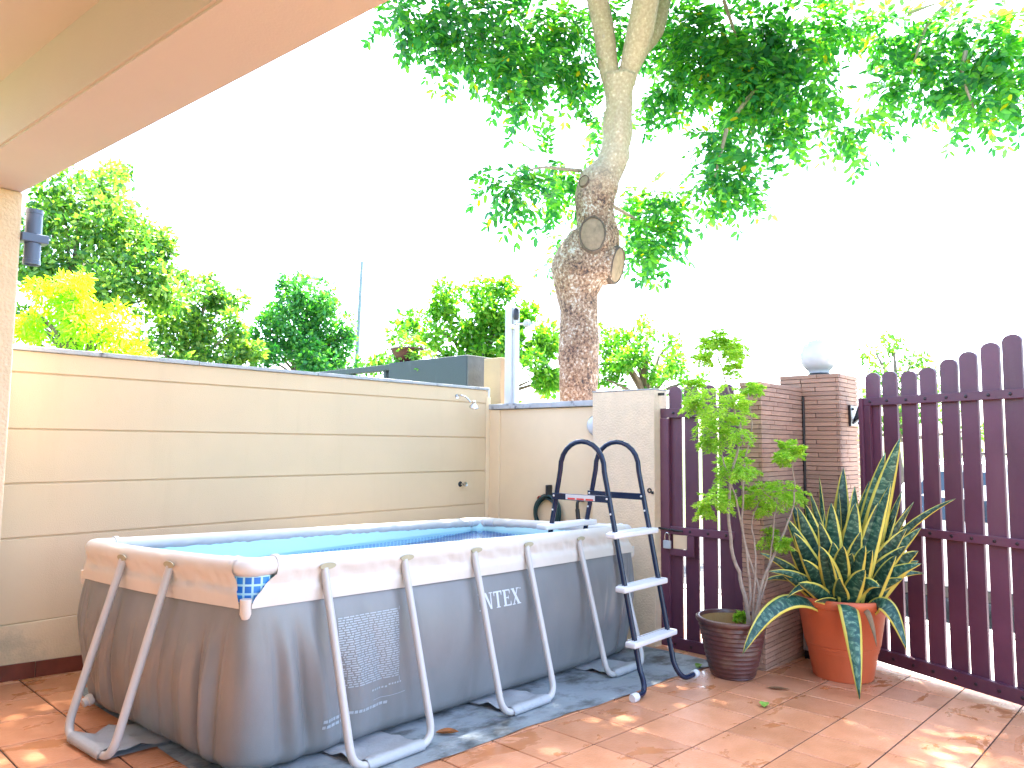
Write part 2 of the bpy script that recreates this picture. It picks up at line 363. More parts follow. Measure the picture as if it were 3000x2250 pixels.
# ================================================================ POOL
TH = .079; PL, PW = 3.746, 1.724; PX, PY = 1.814, 3.378; PZ = fz(PX)
pool = thing('frame_pool', 'grey and white rectangular frame pool full of water on the patio', 'pool', (PX, PY, PZ), TH)
ct, st_ = math.cos(TH), math.sin(TH)
def rim(u, v): return 1.0016 - .035 * u - .031 * v
def flo(u, v): return SL * (ct * u - st_ * v) + .004
M['pool_grey'] = pbr('grey_pvc_sheet', (.185, .192, .196), .34, .06, 2.5, .08, 160, spec=.5, dirt=(.22, .228, .232), dirt_scale=(2, 2, .7), dirt_lo=.45, dirt_hi=.8, rvar=.06)
M['sleeve'] = pbr('off_white_pvc_sleeve', (.60, .56, .51), .38, .03, 5, .14, 26, spec=.4, rvar=.05, bdist=.008)
M['leg_tube'] = pbr('pale_grey_steel_tube', (.46, .45, .44), .32, .03, 4, .0, spec=.5)
M['strap'] = pbr('grey_pvc_strap', (.36, .38, .40), .5, .08, 6, .3, 40, dirt=(.22, .23, .24), dirt_scale=(6, 6, 6))
M['grommet'] = pbr('yellowed_grommet', (.36, .33, .22), .5, .1, 20, 0)
M['print'] = pbr('pale_print', (.52, .56, .58), .5, .05, 5, 0)
M['print_soft'] = pbr('faint_print', (.36, .41, .45), .5, .05, 5, 0)
def liner_mat():
    m, t, p, o = node_mat('pool_liner')
    uv = N(t, 'ShaderNodeUVMap'); uv.uv_map = 'UVMap'
    br = N(t, 'ShaderNodeTexBrick'); br.offset = .0; br.inputs['Scale'].default_value = 1.0
    br.inputs['Color1'].default_value = (.012, .16, .62, 1); br.inputs['Color2'].default_value = (.03, .27, .78, 1); br.inputs['Mortar'].default_value = (.42, .74, .9, 1)
    br.inputs['Mortar Size'].default_value = .0055; br.inputs['Brick Width'].default_value = .042; br.inputs['Row Height'].default_value = .042; br.inputs['Mortar Smooth'].default_value = .1
    t.links.new(uv.outputs[0], br.inputs['Vector'])
    sp = N(t, 'ShaderNodeSeparateXYZ'); t.links.new(uv.outputs[0], sp.inputs[0])
    lt = N(t, 'ShaderNodeMath', operation='GREATER_THAN'); lt.inputs[1].default_value = -.245; t.links.new(sp.outputs[1], lt.inputs[0])
    col = mixc(t, br.outputs[0], (.60, .88, .84), lt.outputs[0]); t.links.new(col, p.inputs['Base Color']); p.inputs['Roughness'].default_value = .4
    return m
M['liner'] = liner_mat()
# perimeter stations: (side, q) and (corner, a); sides 0 near long, 1 far short, 2 far long, 3 near short
NS = {0: 210, 1: 60, 2: 80, 3: 130}; NC = 14
ST = []
for k in range(4):
    ST += [('s', k, .5 * (i / NS[k]) + .5 * (.5 - .5 * math.cos(math.pi * i / NS[k]))) for i in range(NS[k] + 1)]
    ST += [('c', k, i / NC) for i in range(1, NC)]
def station(s, out, rc):
    """u,v and outward normal on rounded rectangle grown by out, corner radius rc"""
    a0, a1, b0, b1 = -out, PL + out, -out, PW + out
    kind, k, q = s
    C4 = [((a0 + rc, b0), (a1 - rc, b0), (0, -1)), ((a1, b0 + rc), (a1, b1 - rc), (1, 0)), ((a1 - rc, b1), (a0 + rc, b1), (0, 1)), ((a0, b1 - rc), (a0, b0 + rc), (-1, 0))]
    if kind == 's':
        A, B, n = C4[k]; return A[0] + (B[0] - A[0]) * q, A[1] + (B[1] - A[1]) * q, n[0], n[1]
    cc = [(a1 - rc, b0 + rc, -90), (a1 - rc, b1 - rc, 0), (a0 + rc, b1 - rc, 90), (a0 + rc, b0 + rc, 180)][k]
    a = R_(cc[2] + 90 * q); return cc[0] + rc * math.cos(a), cc[1] + rc * math.sin(a), math.cos(a), math.sin(a)
def cdist(s):
    """distance along the wall to the nearest corner"""
    kind, k, q = s; Ls = PL if k % 2 == 0 else PW
    return 0.0 if kind == 'c' else min(q, 1 - q) * Ls
def fold(s, t):
    kind, k, q = s; d = cdist(s); Ls = PL if k % 2 == 0 else PW
    x = (q * Ls if kind == 's' else q * .2) + k * 3.7
    wcor = math.exp(-(d / .55) ** 2)
    a = None                                    # signed distance from the near corner, + along the long side
    if kind == 's' and k == 0: a = q * PL + .05
    elif kind == 's' and k == 3: a = -((1 - q) * PW + .05)
    elif kind == 'c' and k == 3: a = (q - .5) * .1
    if a is not None and -1.7 < a < 1.1:
        gt_ = min(1, t * 2.0) * (1 - .65 * max(0, (t - .78) / .22)); f = 0.0
        for a0, A, wd, t0 in FOLDS: f += A * math.exp(-((a - a0 * (1 + .22 * t) - .01 * math.sin(5 * t + a0 * 9)) / (wd * (.7 + .5 * t))) ** 2) * min(1, max(0, (t - t0) * 3.5))
        f += .003 * math.sin(a * 43 + 3 * t) * math.exp(-t * 2)
        return f * gt_
    e = min(1, t * 3.2) * (1 - .55 * max(0, t - .7) / .3)
    f = .0
    f += wcor * .042 * (abs(math.sin(x * 9.3 + .6 * math.sin(3 * t + k))) ** .6 - .62)
    f += wcor * .014 * math.sin(x * 21 + 2.5 * t)
    f += .011 * (1 - wcor * .5) * (abs(math.sin(x * 5.1 + .9 * math.sin(2.2 * t + x))) ** .6 - .7) + .0026 * math.sin(x * 27 + 1.5 * math.sin(x * 3)) * math.exp(-t * 3)
    for c0, wd, am in ((.62, .016, .020), (1.50, .02, .012), (3.05, .018, .012)):
        if k == 0 and kind == 's': f -= am * math.exp(-((x - c0 - .10 * t) / wd) ** 2) * max(0, t - .25)
    return f * e
FOLDS = [(.0, .022, .035, 0), (.09, -.020, .03, 0), (.15, .022, .035, 0), (.225, -.034, .022, .05), (.31, .026, .045, 0), (.43, -.034, .024, .12), (.53, .018, .05, 0), (.68, -.016, .04, 0), (.86, -.010, .03, 0),
         (-.09, -.018, .028, 0), (-.15, .030, .04, 0), (-.235, -.048, .020, .08), (-.33, .020, .05, 0), (-.46, -.014, .04, 0), (-.60, -.016, .03, 0), (-.76, .010, .05, 0), (-.92, -.012, .03, 0), (-1.16, -.034, .020, .1), (-1.26, .018, .04, 0), (-1.42, -.022, .03, .0), (-1.56, .014, .04, 0)]
TOPD = .165
def body_pt(s, t, extra=0.0):
    kind, k, q = s; sp_ = math.sin(math.pi * q) ** .5 if kind == 's' else 0.0
    rc = .05 + .13 * t
    out = .026 + (.030 + .05 * sp_) * math.sin(math.pi * min(1, t) ** .85) - .01 * t
    if t > .90: out -= .07 * ((t - .90) / .10) ** 2
    out += fold(s, t) + extra
    u, v, nu, nv = station(s, 0, rc); u += nu * out; v += nv * out
    z0, z1 = rim(u, v) - TOPD, flo(u, v)
    return Vector((u, v, z0 + (z1 - z0) * t))
NT = 34
bm = bmesh.new(); rows = []
for i in range(NT + 1):
    t = i / NT; rows.append([bm.verts.new(body_pt(s, t)) for s in ST])
for i in range(NT):
    for k in range(len(ST)):
        k2 = (k + 1) % len(ST); bm.faces.new((rows[i][k], rows[i][k2], rows[i + 1][k2], rows[i + 1][k]))
bm.faces.new(rows[-1])
obj('outer_wall', bm, M['pool_grey'], pool, 'all', local=True)
# liner
bm = bmesh.new(); uvl = bm.loops.layers.uv.new('UVMap'); rows = []; per = [0.0]
base = [station(s, -.02, .10) for s in ST]
for a, b2 in zip(base[:-1], base[1:]): per.append(per[-1] + math.hypot(b2[0] - a[0], b2[1] - a[1]))
dzs = [-.005, -.05, -.1, -.15, -.2, -.3, -.45, -.6, -.75, -.99]
for dz in dzs:
    rows.append([bm.verts.new((a[0] + (PL / 2 - a[0]) * max(0, -dz - .6) * .35, a[1] + (PW / 2 - a[1]) * max(0, -dz - .6) * .6, rim(a[0], a[1]) + dz if dz > -.9 else flo(a[0], a[1]) + .06)) for a in base])
for i in range(len(dzs) - 1):
    for k in range(len(base) - 1):
        f = bm.faces.new((rows[i][k], rows[i + 1][k], rows[i + 1][k + 1], rows[i][k + 1]))
        for lp, (kk, ii) in zip(f.loops, ((k, i), (k, i + 1), (k + 1, i + 1), (k + 1, i))): lp[uvl].uv = (per[kk], dzs[ii])
f = bm.faces.new(rows[-1])
for lp in f.loops: lp[uvl].uv = (lp.vert.co.x, lp.vert.co.y - 3)
obj('liner', bm, M['liner'], pool, 'all', local=True)
# white sleeves over the top rails
sides = [((0, 0), (1, 0), (0, -1), PL), ((PL, 0), (0, 1), (1, 0), PW), ((PL, PW), (-1, 0), (0, 1), PL), ((0, PW), (0, -1), (-1, 0), PW)]
TR = .046
prof = [(TR * math.cos(R_(a)), TR * math.sin(R_(a))) for a in range(250, -1, -16)] + [(.049, -.018), (.044, -.036), (.037, -.058), (.033, -.080), (.032, -.104), (.0385, -.109), (.039, -.14), (.0385, -.17), (.038, -.190)]
def s_start(dz, Ls):
    m_ = .135 if Ls > 2 else .055
    if dz > -.03: return m_
    if dz > -.15: return m_ + (.012 - m_) * ((-.03 - dz) / .12)
    return .004
for (oc, d, n, Ls) in sides:
    bm = bmesh.new(); NSg = int(Ls * 46); rows = []
    for (o_, dz) in prof:
        r0 = s_start(dz, Ls); row = []
        for i in range(NSg + 1):
            s = r0 + (Ls - 2 * r0) * i / NSg
            ww = .0050 * math.sin(s * 31 + 60 * dz) * math.sin(s * 7.3 + 1) + .0035 * math.sin(s * 83 + 45 * dz) * math.sin(s * 5.1)
            ww *= min(1, max(0, (-dz + .01) / .05)) * (1 if dz > -.107 else .25)
            if dz >= -.001: ww = .0016 * math.sin(s * 41) * math.sin(s * 6.7)
            sag = -.006 * math.sin(math.pi * s / Ls)
            o2 = o_ + ww + (.018 * math.sin(math.pi * s / Ls) if True else 0)
            u, v = oc[0] + d[0] * s + n[0] * o2, oc[1] + d[1] * s + n[1] * o2
            row.append(bm.verts.new((u, v, rim(u, v) + dz + sag)))
        rows.append(row)
    for A, B in zip(rows[:-1], rows[1:]):
        for i in range(NSg): bm.faces.new((A[i], A[i + 1], B[i + 1], B[i]))
    obj('rail_sleeve', bm, M['sleeve'], pool, 'all', local=True)
# elbows, corner windows and tabs
for kc, (cx_, cy_, sx, sy) in enumerate(((0, 0, 1, 1), (PL, 0, -1, 1), (PL, PW, -1, -1), (0, PW, 1, -1))):
    z = rim(cx_, cy_); path = [(cx_ + sx * .20, cy_, 0)] + [(cx_ + sx * (.06 - .06 * math.sin(a)), cy_ + sy * (.06 - .06 * math.cos(a)), 0) for a in [math.pi / 2 * i / 8 for i in range(9)]] + [(cx_, cy_ + sy * .20, 0)]
    path = [(p[0], p[1], rim(p[0], p[1])) for p in path]
    obj('corner_elbow', tube(path, .0462, 18), M['whiteplastic'], pool, True, local=True)
    for (px_, py_, ax) in ((cx_ + sx * .15, cy_, 0), (cx_, cy_ + sy * .085, 1)):
        obj('elbow_collar', tube([(px_ - (.012 if ax == 0 else 0), py_ - (.012 if ax == 1 else 0), z), (px_ + (.012 if ax == 0 else 0), py_ + (.012 if ax == 1 else 0), z)], .0495, 18), M['whiteplastic'], pool, True, local=True)
    bm = bmesh.new(); uvl = bm.loops.layers.uv.new('UVMap'); rr_ = []
    for dz in (-.03, -.10, -.175):
        rr_.append([bm.verts.new((cx_ + sx * (.11 - .132 * math.sin(a)), cy_ + sy * (.11 - .132 * math.cos(a)), z + dz)) for a in [math.pi / 2 * i / 8 for i in range(9)]])
    for i in range(2):
        for k in range(8):
            f = bm.faces.new((rr_[i][k], rr_[i][k + 1], rr_[i + 1][k + 1], rr_[i + 1][k]))
            for lp, (kk, ii) in zip(f.loops, ((k, i), (k + 1, i), (k + 1, i + 1), (k, i + 1))): lp[uvl].uv = (kk * .026, (-.03, -.10, -.175)[ii] - .5)
    obj('mosaic_corner', bm, M['liner'], pool, 'all', local=True)
    t_ = bmesh.new(); c_ = (cx_ - sx * .012, cy_ - sy * .012)
    tube([(c_[0], c_[1], z - .145), (c_[0], c_[1], z - .215), (c_[0] + sx * .004, c_[1] + sy * .004, z - .235)], [.028, .027, .019], 14, t_)
    obj('corner_tab', t_, M['sleeve'], pool, True, local=True)
# U legs with straps and grommets
SP = .314
def u_leg(oc, d, n, c0, hw):
    oc, d, n = Vector((*oc, 0)), Vector((*d, 0)), Vector((*n, 0))
    def at(s, o_, z): 
        p = oc + d * s + n * o_; p.z = z; return p
    def ends(s):
        top = oc + d * s + n * (.042 + .019 * math.sin(math.pi * s / (PL if abs(d.x) > .5 else PW))); top.z = rim(top.x, top.y) - .035
        bot = oc + d * s + n * SP; bot.z = flo(bot.x, bot.y) + .026; return top, bot
    t1, b1 = ends(c0 - hw); t2, b2 = ends(c0 + hw); rb = .105
    d1 = (b1 - t1).normalized(); d2 = (b2 - t2).normalized(); db = (b2 - b1).normalized()
    pts = [t1, t1.lerp(b1, .3), t1.lerp(b1, .6), b1 - d1 * rb] + bez(b1 - d1 * rb, b1, b1 + db * rb, 8)[1:] + [b1.lerp(b2, .5)] + bez(b2 - db * rb, b2, b2 - d2 * rb, 8) + [t2.lerp(b2, .6), t2.lerp(b2, .3), t2]
    lg = obj('leg', tube(pts, .0215, 12), M['leg_tube'], pool, True, local=True)
    for tp in (t1, t2):
        g = bmesh.new(); ring = []
        for a in range(20):
            an = 2 * math.pi * a / 20; ring.append(tp + d * (.052 * math.cos(an) + .012) + Vector((0, 0, .012 + .017 * math.sin(an))) + n * .012)
        extrude_poly([tuple(p) for p in ring], tuple(n * .006), g); obj('grommet', g, M['grommet'], pool, False, local=True)
    # strap
    sb = bmesh.new(); w0, w1 = c0 - hw + .085, c0 + hw - .085; rows = []
    pr = [(-.06, .012), (.06, .014), (.13, .03), (.20, .020), (.26, .040), (.30, .054), (.325, .052), (.342, .032), (.340, .010), (.315, -.001), (.20, .002), (-.02, .003)]
    for i, (o_, z) in enumerate(pr):
        row = []
        for j in range(13):
            q = j / 12; wid = 1.0 if o_ > .24 else 1.0 + .22 * (.24 - o_)
            s = c0 + (w0 + (w1 - w0) * q - c0) * wid
            p = oc + d * s + n * o_; zz = flo(p.x, p.y) + z + (.008 * math.sin(q * 11 + o_ * 30 + c0 * 5) if .0 < o_ < .27 and i < 5 else 0)
            if .2 > o_ > .0 and i < 4: zz += .012 * math.sin(q * math.pi * 2 + c0)
            row.append(sb.verts.new((p.x, p.y, max(zz, flo(p.x, p.y) - .002 + .0005 * i))))
        rows.append(row)
    for A, B in zip(rows[:-1], rows[1:]):
        for j in range(12): sb.faces.new((A[j], A[j + 1], B[j + 1], B[j]))
    obj('strap', sb, M['strap'], pool, 'all', local=True)
for c0 in (.698, 1.875, 3.127): u_leg((0, 0), (1, 0), (0, -1), c0, .282)
u_leg((0, PW), (0, -1), (-1, 0), PW - .886, .265)
for c0 in (.62, 1.875, 3.127): u_leg((PL, PW), (-1, 0), (0, 1), c0, .282)
u_leg((PL, 0), (0, 1), (1, 0), .886, .265)
# drain plug low on the short side
bm = lathe([(0, 0), (.030, 0), (.034, .01), (.034, .028), (.026, .034), (.026, .055), (0, .056)], (0, 0, 0), 18, axis='X')
bmesh.ops.transform(bm, matrix=Matrix.Translation((-.036, 1.50, flo(0, 1.5) + .075)) @ Matrix.Rotation(math.pi, 4, 'Z') @ Matrix.Rotation(.3, 4, 'Y'), verts=bm.verts)
obj('drain_plug', bm, M['whiteplastic'], pool, True, local=True)
# print on the near long side
def on_side(u, dz, lift=.0035):
    z0, z1 = rim(u, 0) - TOPD, flo(u, 0); t = min(1, max(0, (rim(u, 0) + dz - z0) / (z1 - z0)))
    q = (u - (.05 + .13 * t)) / (PL - 2 * (.05 + .13 * t)); return body_pt(('s', 0, min(1, max(0, q))), t, lift)
def patch(poly, bm, nsub=1):
    vs_ = [bm.verts.new(on_side(*p)) for p in poly]
    try: bm.faces.new(vs_)
    except ValueError: pass
def rect(bm, u0, u1, d0, d1, n=4):
    for i in range(n):
        a, b_ = u0 + (u1 - u0) * i / n, u0 + (u1 - u0) * (i + 1) / n; patch([(a, d0), (b_, d0), (b_, d1), (a, d1)], bm)
def letters(word, u0, dtop, h):
    bm = bmesh.new(); x = u0; th = .20 * h; hn = .07 * h; sf = .055 * h
    def R4(a, b_, c, d_): rect(bm, x + a * h, x + b_ * h, dtop - (1 - d_) * h, dtop - (1 - c) * h, 2)
    def Q(p): patch([(x + a * h, dtop - (1 - c) * h) for a, c in p], bm)
    for ch in word:
        if ch == 'I': R4(.10, .30, 0, 1); R4(0, .4, 0, .07); R4(0, .4, .93, 1); x += .48 * h
        elif ch == 'N':
            R4(.10, .19, 0, 1); R4(.68, .77, 0, 1); Q([(.10, 1), (.32, 1), (.77, 0), (.62, 0)]); R4(0, .30, 0, .06); R4(.56, .88, .94, 1); R4(0, .2, .94, 1); x += .96 * h
        elif ch == 'T':
            R4(.32, .52, 0, 1); R4(0, .84, .91, 1); Q([(0, .92), (.05, .72), (.09, .72), (.12, .92)]); Q([(.72, .92), (.75, .72), (.79, .72), (.84, .92)]); R4(.22, .62, 0, .06); x += .92 * h
        elif ch == 'E':
            R4(.10, .30, 0, 1); R4(0, .72, .92, 1); R4(0, .76, 0, .08); R4(.30, .55, .47, .54); Q([(.62, .94), (.66, .72), (.70, .72), (.73, .94)]); Q([(.66, .06), (.71, .28), (.75, .28), (.78, .06)]); Q([(.50, .40), (.55, .40), (.55, .62), (.50, .62)]); x += .86 * h
        elif ch == 'X':
            Q([(.05, 1), (.30, 1), (.85, 0), (.60, 0)]); Q([(.66, 1), (.76, 1), (.20, 0), (.10, 0)]); R4(0, .36, .94, 1); R4(.56, .88, .94, 1); R4(0, .32, 0, .06); R4(.52, .92, 0, .06); x += .98 * h
    ring = [(x + .03 * h + .05 * h * math.cos(a), dtop - .06 * h + .05 * h * math.sin(a)) for a in [i * math.pi / 4 for i in range(8)]]; patch(ring, bm)
    return bm
obj('brand_lettering', letters('INTEX', 1.618, -.305, .105), M['print'], pool, local=True)
bm = bmesh.new()
for r_ in range(30):
    d0 = -.30 - r_ * .0125; x = .50
    while x < .925:
        wl = min(random.uniform(.012, .05), .925 - x); rect(bm, x, x + wl, d0, d0 - .0062, 1); x += wl + .007
rect(bm, .935, .938, -.29, -.70, 8)
x = .74
while x < .95: rect(bm, x, x + .012, -.712 + .01 * (x > .85), -.722 + .01 * (x > .85), 1); x += .02
rect(bm, .76, 1.0, -.772, -.775, 4)
for r_ in range(2):
    x = .42
    while x < (.86 if r_ == 0 else .56): 
        wl = random.uniform(.012, .03); rect(bm, x, x + wl, -.80 - r_ * .03, -.816 - r_ * .03, 1); x += wl + .006
obj('notice_print', bm, M['print_soft'], pool, local=True)
# water
def water_mat():
    m, t, p, o = node_mat('clear_pool_water')
    gl = N(t, 'ShaderNodeBsdfGlass'); gl.inputs['IOR'].default_value = 1.333; gl.inputs['Roughness'].default_value = .0; gl.inputs['Color'].default_value = (.90, .985, 1, 1)
    tc = N(t, 'ShaderNodeTexCoord'); n = N(t, 'ShaderNodeTexNoise', Scale=5.0, Detail=3.0); t.links.new(tc.outputs['Object'], n.inputs['Vector'])
    b_ = N(t, 'ShaderNodeBump', Strength=.12, Distance=.02); t.links.new(n.outputs[0], b_.inputs['Height']); t.links.new(b_.outputs[0], gl.inputs['Normal']); t.links.new(gl.outputs[0], o.inputs[0])
    return m
bm = bmesh.new(); bm.faces.new([bm.verts.new((PX + ct * a[0] - st_ * a[1], PY + st_ * a[0] + ct * a[1], .668)) for a in [station(s, -.0205, .10) for s in ST]])
bmesh.ops.recalc_face_normals(bm, faces=bm.faces)
wtr = struct(obj('pool_water', bm, water_mat()))
# ground mat below the pool
M['mat'] = pbr('grey_groundsheet', (.24, .275, .30), .6, .12, 4, .5, 25, dirt=(.06, .065, .065), dirt_scale=(3.2, 5.5, 1), dirt_lo=.47, dirt_hi=.66)
bm = bmesh.new(); nx, ny = 60, 34; gr = []
for i in range(nx + 1):
    row = []
    for j in range(ny + 1):
        x, y = 1.72 + (5.86 - 1.72) * i / nx, 2.99 + (5.36 - 2.99) * j / ny
        if j == 0: y += .012 * math.sin(x * 4) + .006 * math.sin(x * 15)
        if i in (0, nx): x += .01 * math.sin(y * 6)
        z = fz(x) + .0035 + .002 * (math.sin(x * 11 + y * 3) * math.sin(y * 9) + 1)
        row.append(bm.verts.new((x, y, z)))
    gr.append(row)
for i in range(nx):
    for j in range(ny): bm.faces.new((gr[i][j], gr[i + 1][j], gr[i + 1][j + 1], gr[i][j + 1]))
tag(obj('ground_mat', bm, M['mat'], None, 'all'), 'stained grey groundsheet spread under the pool', 'mat')

# ================================================================ LADDER
lad = thing('pool_ladder', 'navy blue tubular pool ladder with white steps over the pool side', 'ladder', (4.75, 3.3, fz(4.75)))
M['navy'] = pbr('navy_gloss_tube', (.008, .016, .042), .2, .1, 5, .0, spec=.35)
M['step'] = pbr('white_moulded_step', (.60, .60, .61), .38, .03, 6, .12, 120)
def hoop(xt, xb, foot):
    zb = fz(xb)
    def O(z): return Vector((xb + (xt - xb) * (z - zb) / 1.7, 2.915 + .185 * (z + .22), z))
    def I(z): return Vector((xb + (xt - xb) * (z - zb) / 1.7, 3.615 + .24 * (1.32 - z), z))
    p = [Vector((xb + foot * .185, 2.865, zb + .040)), Vector((xb + foot * .11, 2.875, zb + .032))] + bez(Vector((xb + foot * .10, 2.876, zb + .032)), Vector((xb, 2.888, zb + .03)), O(zb + .16), 7)[1:]
    for z in (.1, .4, .7, 1.0, 1.2): p.append(O(z))
    a, c = O(1.32), I(1.32); mid = (a + c) / 2
    for k in range(0, 13):
        an = math.pi * k / 12; h_ = .225
        p.append(Vector((mid.x, mid.y - (c.y - a.y) / 2 * math.cos(an) * (1.0), 1.32 + h_ * math.sin(an) ** .9)))
    for z in (1.2, 1.0, .8, .55, .2, -.1): p.append(I(z))
    return p
hoops = [(4.50, 4.585, -1), (4.965, 5.03, 1)]
for xt, xb, ft in hoops:
    p = hoop(xt, xb, ft); obj('handrail', tube(p, .0195, 14), M['navy'], lad, True)
    f = lathe([(0, 0), (.027, 0), (.030, .006), (.030, .05), (.025, .06), (0, .06)], (0, 0, 0), 16, axis='X')
    bmesh.ops.transform(f, matrix=Matrix.Translation((xb + ft * .165, 2.868, fz(xb) + .037)) @ (Matrix.Rotation(math.pi, 4, 'Z') if ft < 0 else Matrix.Identity(4)), verts=f.verts)
    obj('foot_cap', f, M['step'], lad, True)
    zb = fz(xb); z = 1.125; f_ = lambda z: xb + (xt - xb) * (z - zb) / 1.7
    yo, yi = 2.915 + .185 * (z + .22), 3.615 + .24 * (1.32 - z)
    obj('cross_bar', box(f_(z) - .030, f_(z) - .019, yo - .02, yi + .02, z - .028, z + .022, .003), M['navy'], lad)
    for zz, yy in ((z, yo), (z, yi), (z - .11, yo - .02), (z - .11, yi + .026)): obj('bolt', lathe([(0, -.008), (.007, -.006), (.008, 0), (0, .0)], (f_(zz) - (.030 if zz == z else .0185), yy, zz), 10, axis='X'), M['whiteplastic'], lad, True)
# sticker on the near bar
lb = bmesh.new(); zz = 1.125; xs = 4.585 + (4.50 - 4.585) * (zz - fz(4.585)) / 1.7 - .0315
box(xs - .0008, xs, 3.27, 3.545, zz - .022, zz + .018, 0, lb); obj('sticker', lb, M['whitepaint'], lad)
M['red_print'] = pbr('red_print', (.55, .03, .02), .5, .05, 4, 0)
for y0 in (3.285, 3.37, 3.455): obj('sticker_stripe', box(xs - .0016, xs - .0009, y0, y0 + .07, zz - .020, zz - .008), M['red_print'], lad)
def step(xc0, xc1, yc, z, dep=.105, h=.042):
    b_ = bmesh.new(); box(xc0, xc1, yc - dep / 2, yc + dep / 2, z - h, z, .012, b_, 3)
    for v_ in b_.verts:
        if abs(v_.co.x - xc0) < .03 or abs(v_.co.x - xc1) < .03: v_.co.y = yc + (v_.co.y - yc) * .82
    return b_
for z in (.885, .51, .135):
    s_ = 2.915 + .185 * (z + .22); k = (z + .22) / 1.7; xo = .085 * (1 - k)
    so_ = obj('step', step(4.43 + xo, 5.03 + xo * .8, s_ - .005, z), M['step'], lad, True)
    for j in range(5): obj('tread_rib', box(4.47 + xo, 4.99 + xo * .8, s_ - .045 + j * .02, s_ - .037 + j * .02, z + .0005, z + .003), M['step'], so_)
for z in (.905, .5, .13):
    obj('step', step(4.40, 5.06, 3.615 + .24 * (1.32 - z), z, .13), M['step'], lad, True)

# ================================================================ GATES
M['rivet'] = pbr('gate_bolt_head', (.018, .008, .014), .4, .1, 9, 0)
def rivet_bm(p, n, r=.014):
    b_ = lathe([(r, 0), (r * .9, .004), (r * .5, .007), (0, .008)], (0, 0, 0), 8)
    q = Vector(n).to_track_quat('Z', 'Y').to_matrix().to_4x4(); bmesh.ops.transform(b_, matrix=Matrix.Translation(p) @ q, verts=b_.verts); return b_
def slat_bm(x0, x1, y0, y1, z0, z1, top='round'):
    """rounded top picket in local x-z, thickness y"""
    w2 = (x1 - x0) / 2; cx_ = (x0 + x1) / 2; pts = [(x0, y0, z0), (x1, y0, z0)]; hh = w2 * .72
    for k in range(9):
        a = math.pi * k / 8; pts.append((cx_ + w2 * math.cos(a), y0, z1 - hh + hh * math.sin(a)))
    return extrude_poly(pts, (0, y1 - y0, 0))
# big double gate leaf, swung a little inwards
GA = math.atan2(-.924, -.383); KS = .962
gate = thing('driveway_gate', 'wide maroon picket gate with rising rounded slats at the right', 'gate', (6.93, 2.068, 0), GA)
def gz(z): return 1.5157 + (z - 1.5157) * KS
tops = [2.205, 2.205, 2.19, 2.203, 2.257, 2.30, 2.352, 2.395, 2.43, 2.455, 2.47]
s0s = [-.045, .130, .319, .498, .686, .85, 1.03, 1.198, 1.38, 1.56, 1.74]
for a, tp in zip(s0s, tops): obj('slat', slat_bm(a * KS, (a + .145) * KS, .004, .026, gz(-.31), gz(tp)), M['gate'], gate, local=True)
obj('stile', box(-.085 * KS, -.0455 * KS, -.05, .05, gz(-.33), gz(1.975), .004), M['gate'], gate, local=True)
for z0, z1, nm in ((1.90, 1.972, 1), (.776, .846, 1), (-.36, -.25, 1)):
    obj('rail', box(-.0455 * KS + .001, 1.95, -.032 - (.02 if z0 < 0 else 0), .002, gz(z0), gz(z1), .004), M['gate'], gate, local=True)
    for a in s0s:
        obj('rivet', rivet_bm(((a + .072) * KS, -.032 - (.02 if z0 < 0 else 0), gz((z0 + z1) / 2)), (0, -1, 0)), M['rivet'], gate, True, local=True)
obj('stile', box(-.0445 * KS, .022, -.030, .002, gz(-.249), gz(.775), .003), M['gate'], gate, local=True)
obj('stile', box(-.0445 * KS, .022, -.030, .002, gz(.847), gz(1.899), .003), M['gate'], gate, local=True)
# hinge bracket on the brick pillar
hb = gate
obj('hinge_plate', box(7.06, 7.30, 2.272, 2.2895, 1.715, 1.90, .003), M['whitepaint'], hb)
obj('hinge_edge', box(7.045, 7.0595, 2.268, 2.2895, 1.71, 1.905, .002), M['black'], hb)
for xx in (7.10, 7.26):
    for z in (1.745, 1.87): obj('hinge_nut', lathe([(0, -.016), (.013, -.014), (.013, 0)], (xx, 2.2715, z), 6, axis='Y'), M['black'], hb)
ar = extrude_poly([(7.12, 2.271, 1.74), (7.17, 2.271, 1.74), (7.0, 2.09, 1.86), (6.97, 2.10, 1.90), (7.08, 2.2, 1.90)], (0, 0, .035)); obj('hinge_arm', ar, M['black'], hb)
# pedestrian gate
sg = thing('pedestrian_gate', 'narrow maroon picket gate with padlock beside the cream pier', 'gate', (6.03, 3.24, fz(6.03)))
for a, c in ((3.564, 3.436), (3.403, 3.273), (3.231, 3.096), (3.066, 2.925)):
    b_ = slat_bm(c, a, 0, .02, -.24, 2.068); bmesh.ops.transform(b_, matrix=Matrix.Translation((6.052, 0, 0)) @ Matrix(((0, 1, 0, 0), (1, 0, 0, 0), (0, 0, 1, 0), (0, 0, 0, 1))), verts=b_.verts); obj('slat', b_, M['gate'], sg)
obj('stile', box(6.012, 6.05, 3.546, 3.637, -.285, 1.774, .004), M['gate'], sg)
obj('stile', box(6.012, 6.05, 2.832, 2.915, -.285, 1.774, .004), M['gate'], sg)
for z0, z1 in ((1.776, 1.864), (.716, .786), (-.31, -.20)):
    y0, y1 = (2.832, 3.637) if z0 > 1 else (2.917, 3.544)
    obj('rail', box(6.018, 6.050, y0, y1, z0, z1, .004), M['gate'], sg)
    for yy in (3.50, 3.34, 3.165, 2.995): obj('rivet', rivet_bm((6.018, yy, (z0 + z1) / 2), (-1, 0, 0)), M['rivet'], sg, True)
for y0, y1, z0, z1 in ((3.296, 3.366, .53, .714), (3.3665, 3.544, .53, .588)): obj('lock_plate', box(6.008, 6.017, y0, y1, z0, z1, .002), M['gate'], sg)
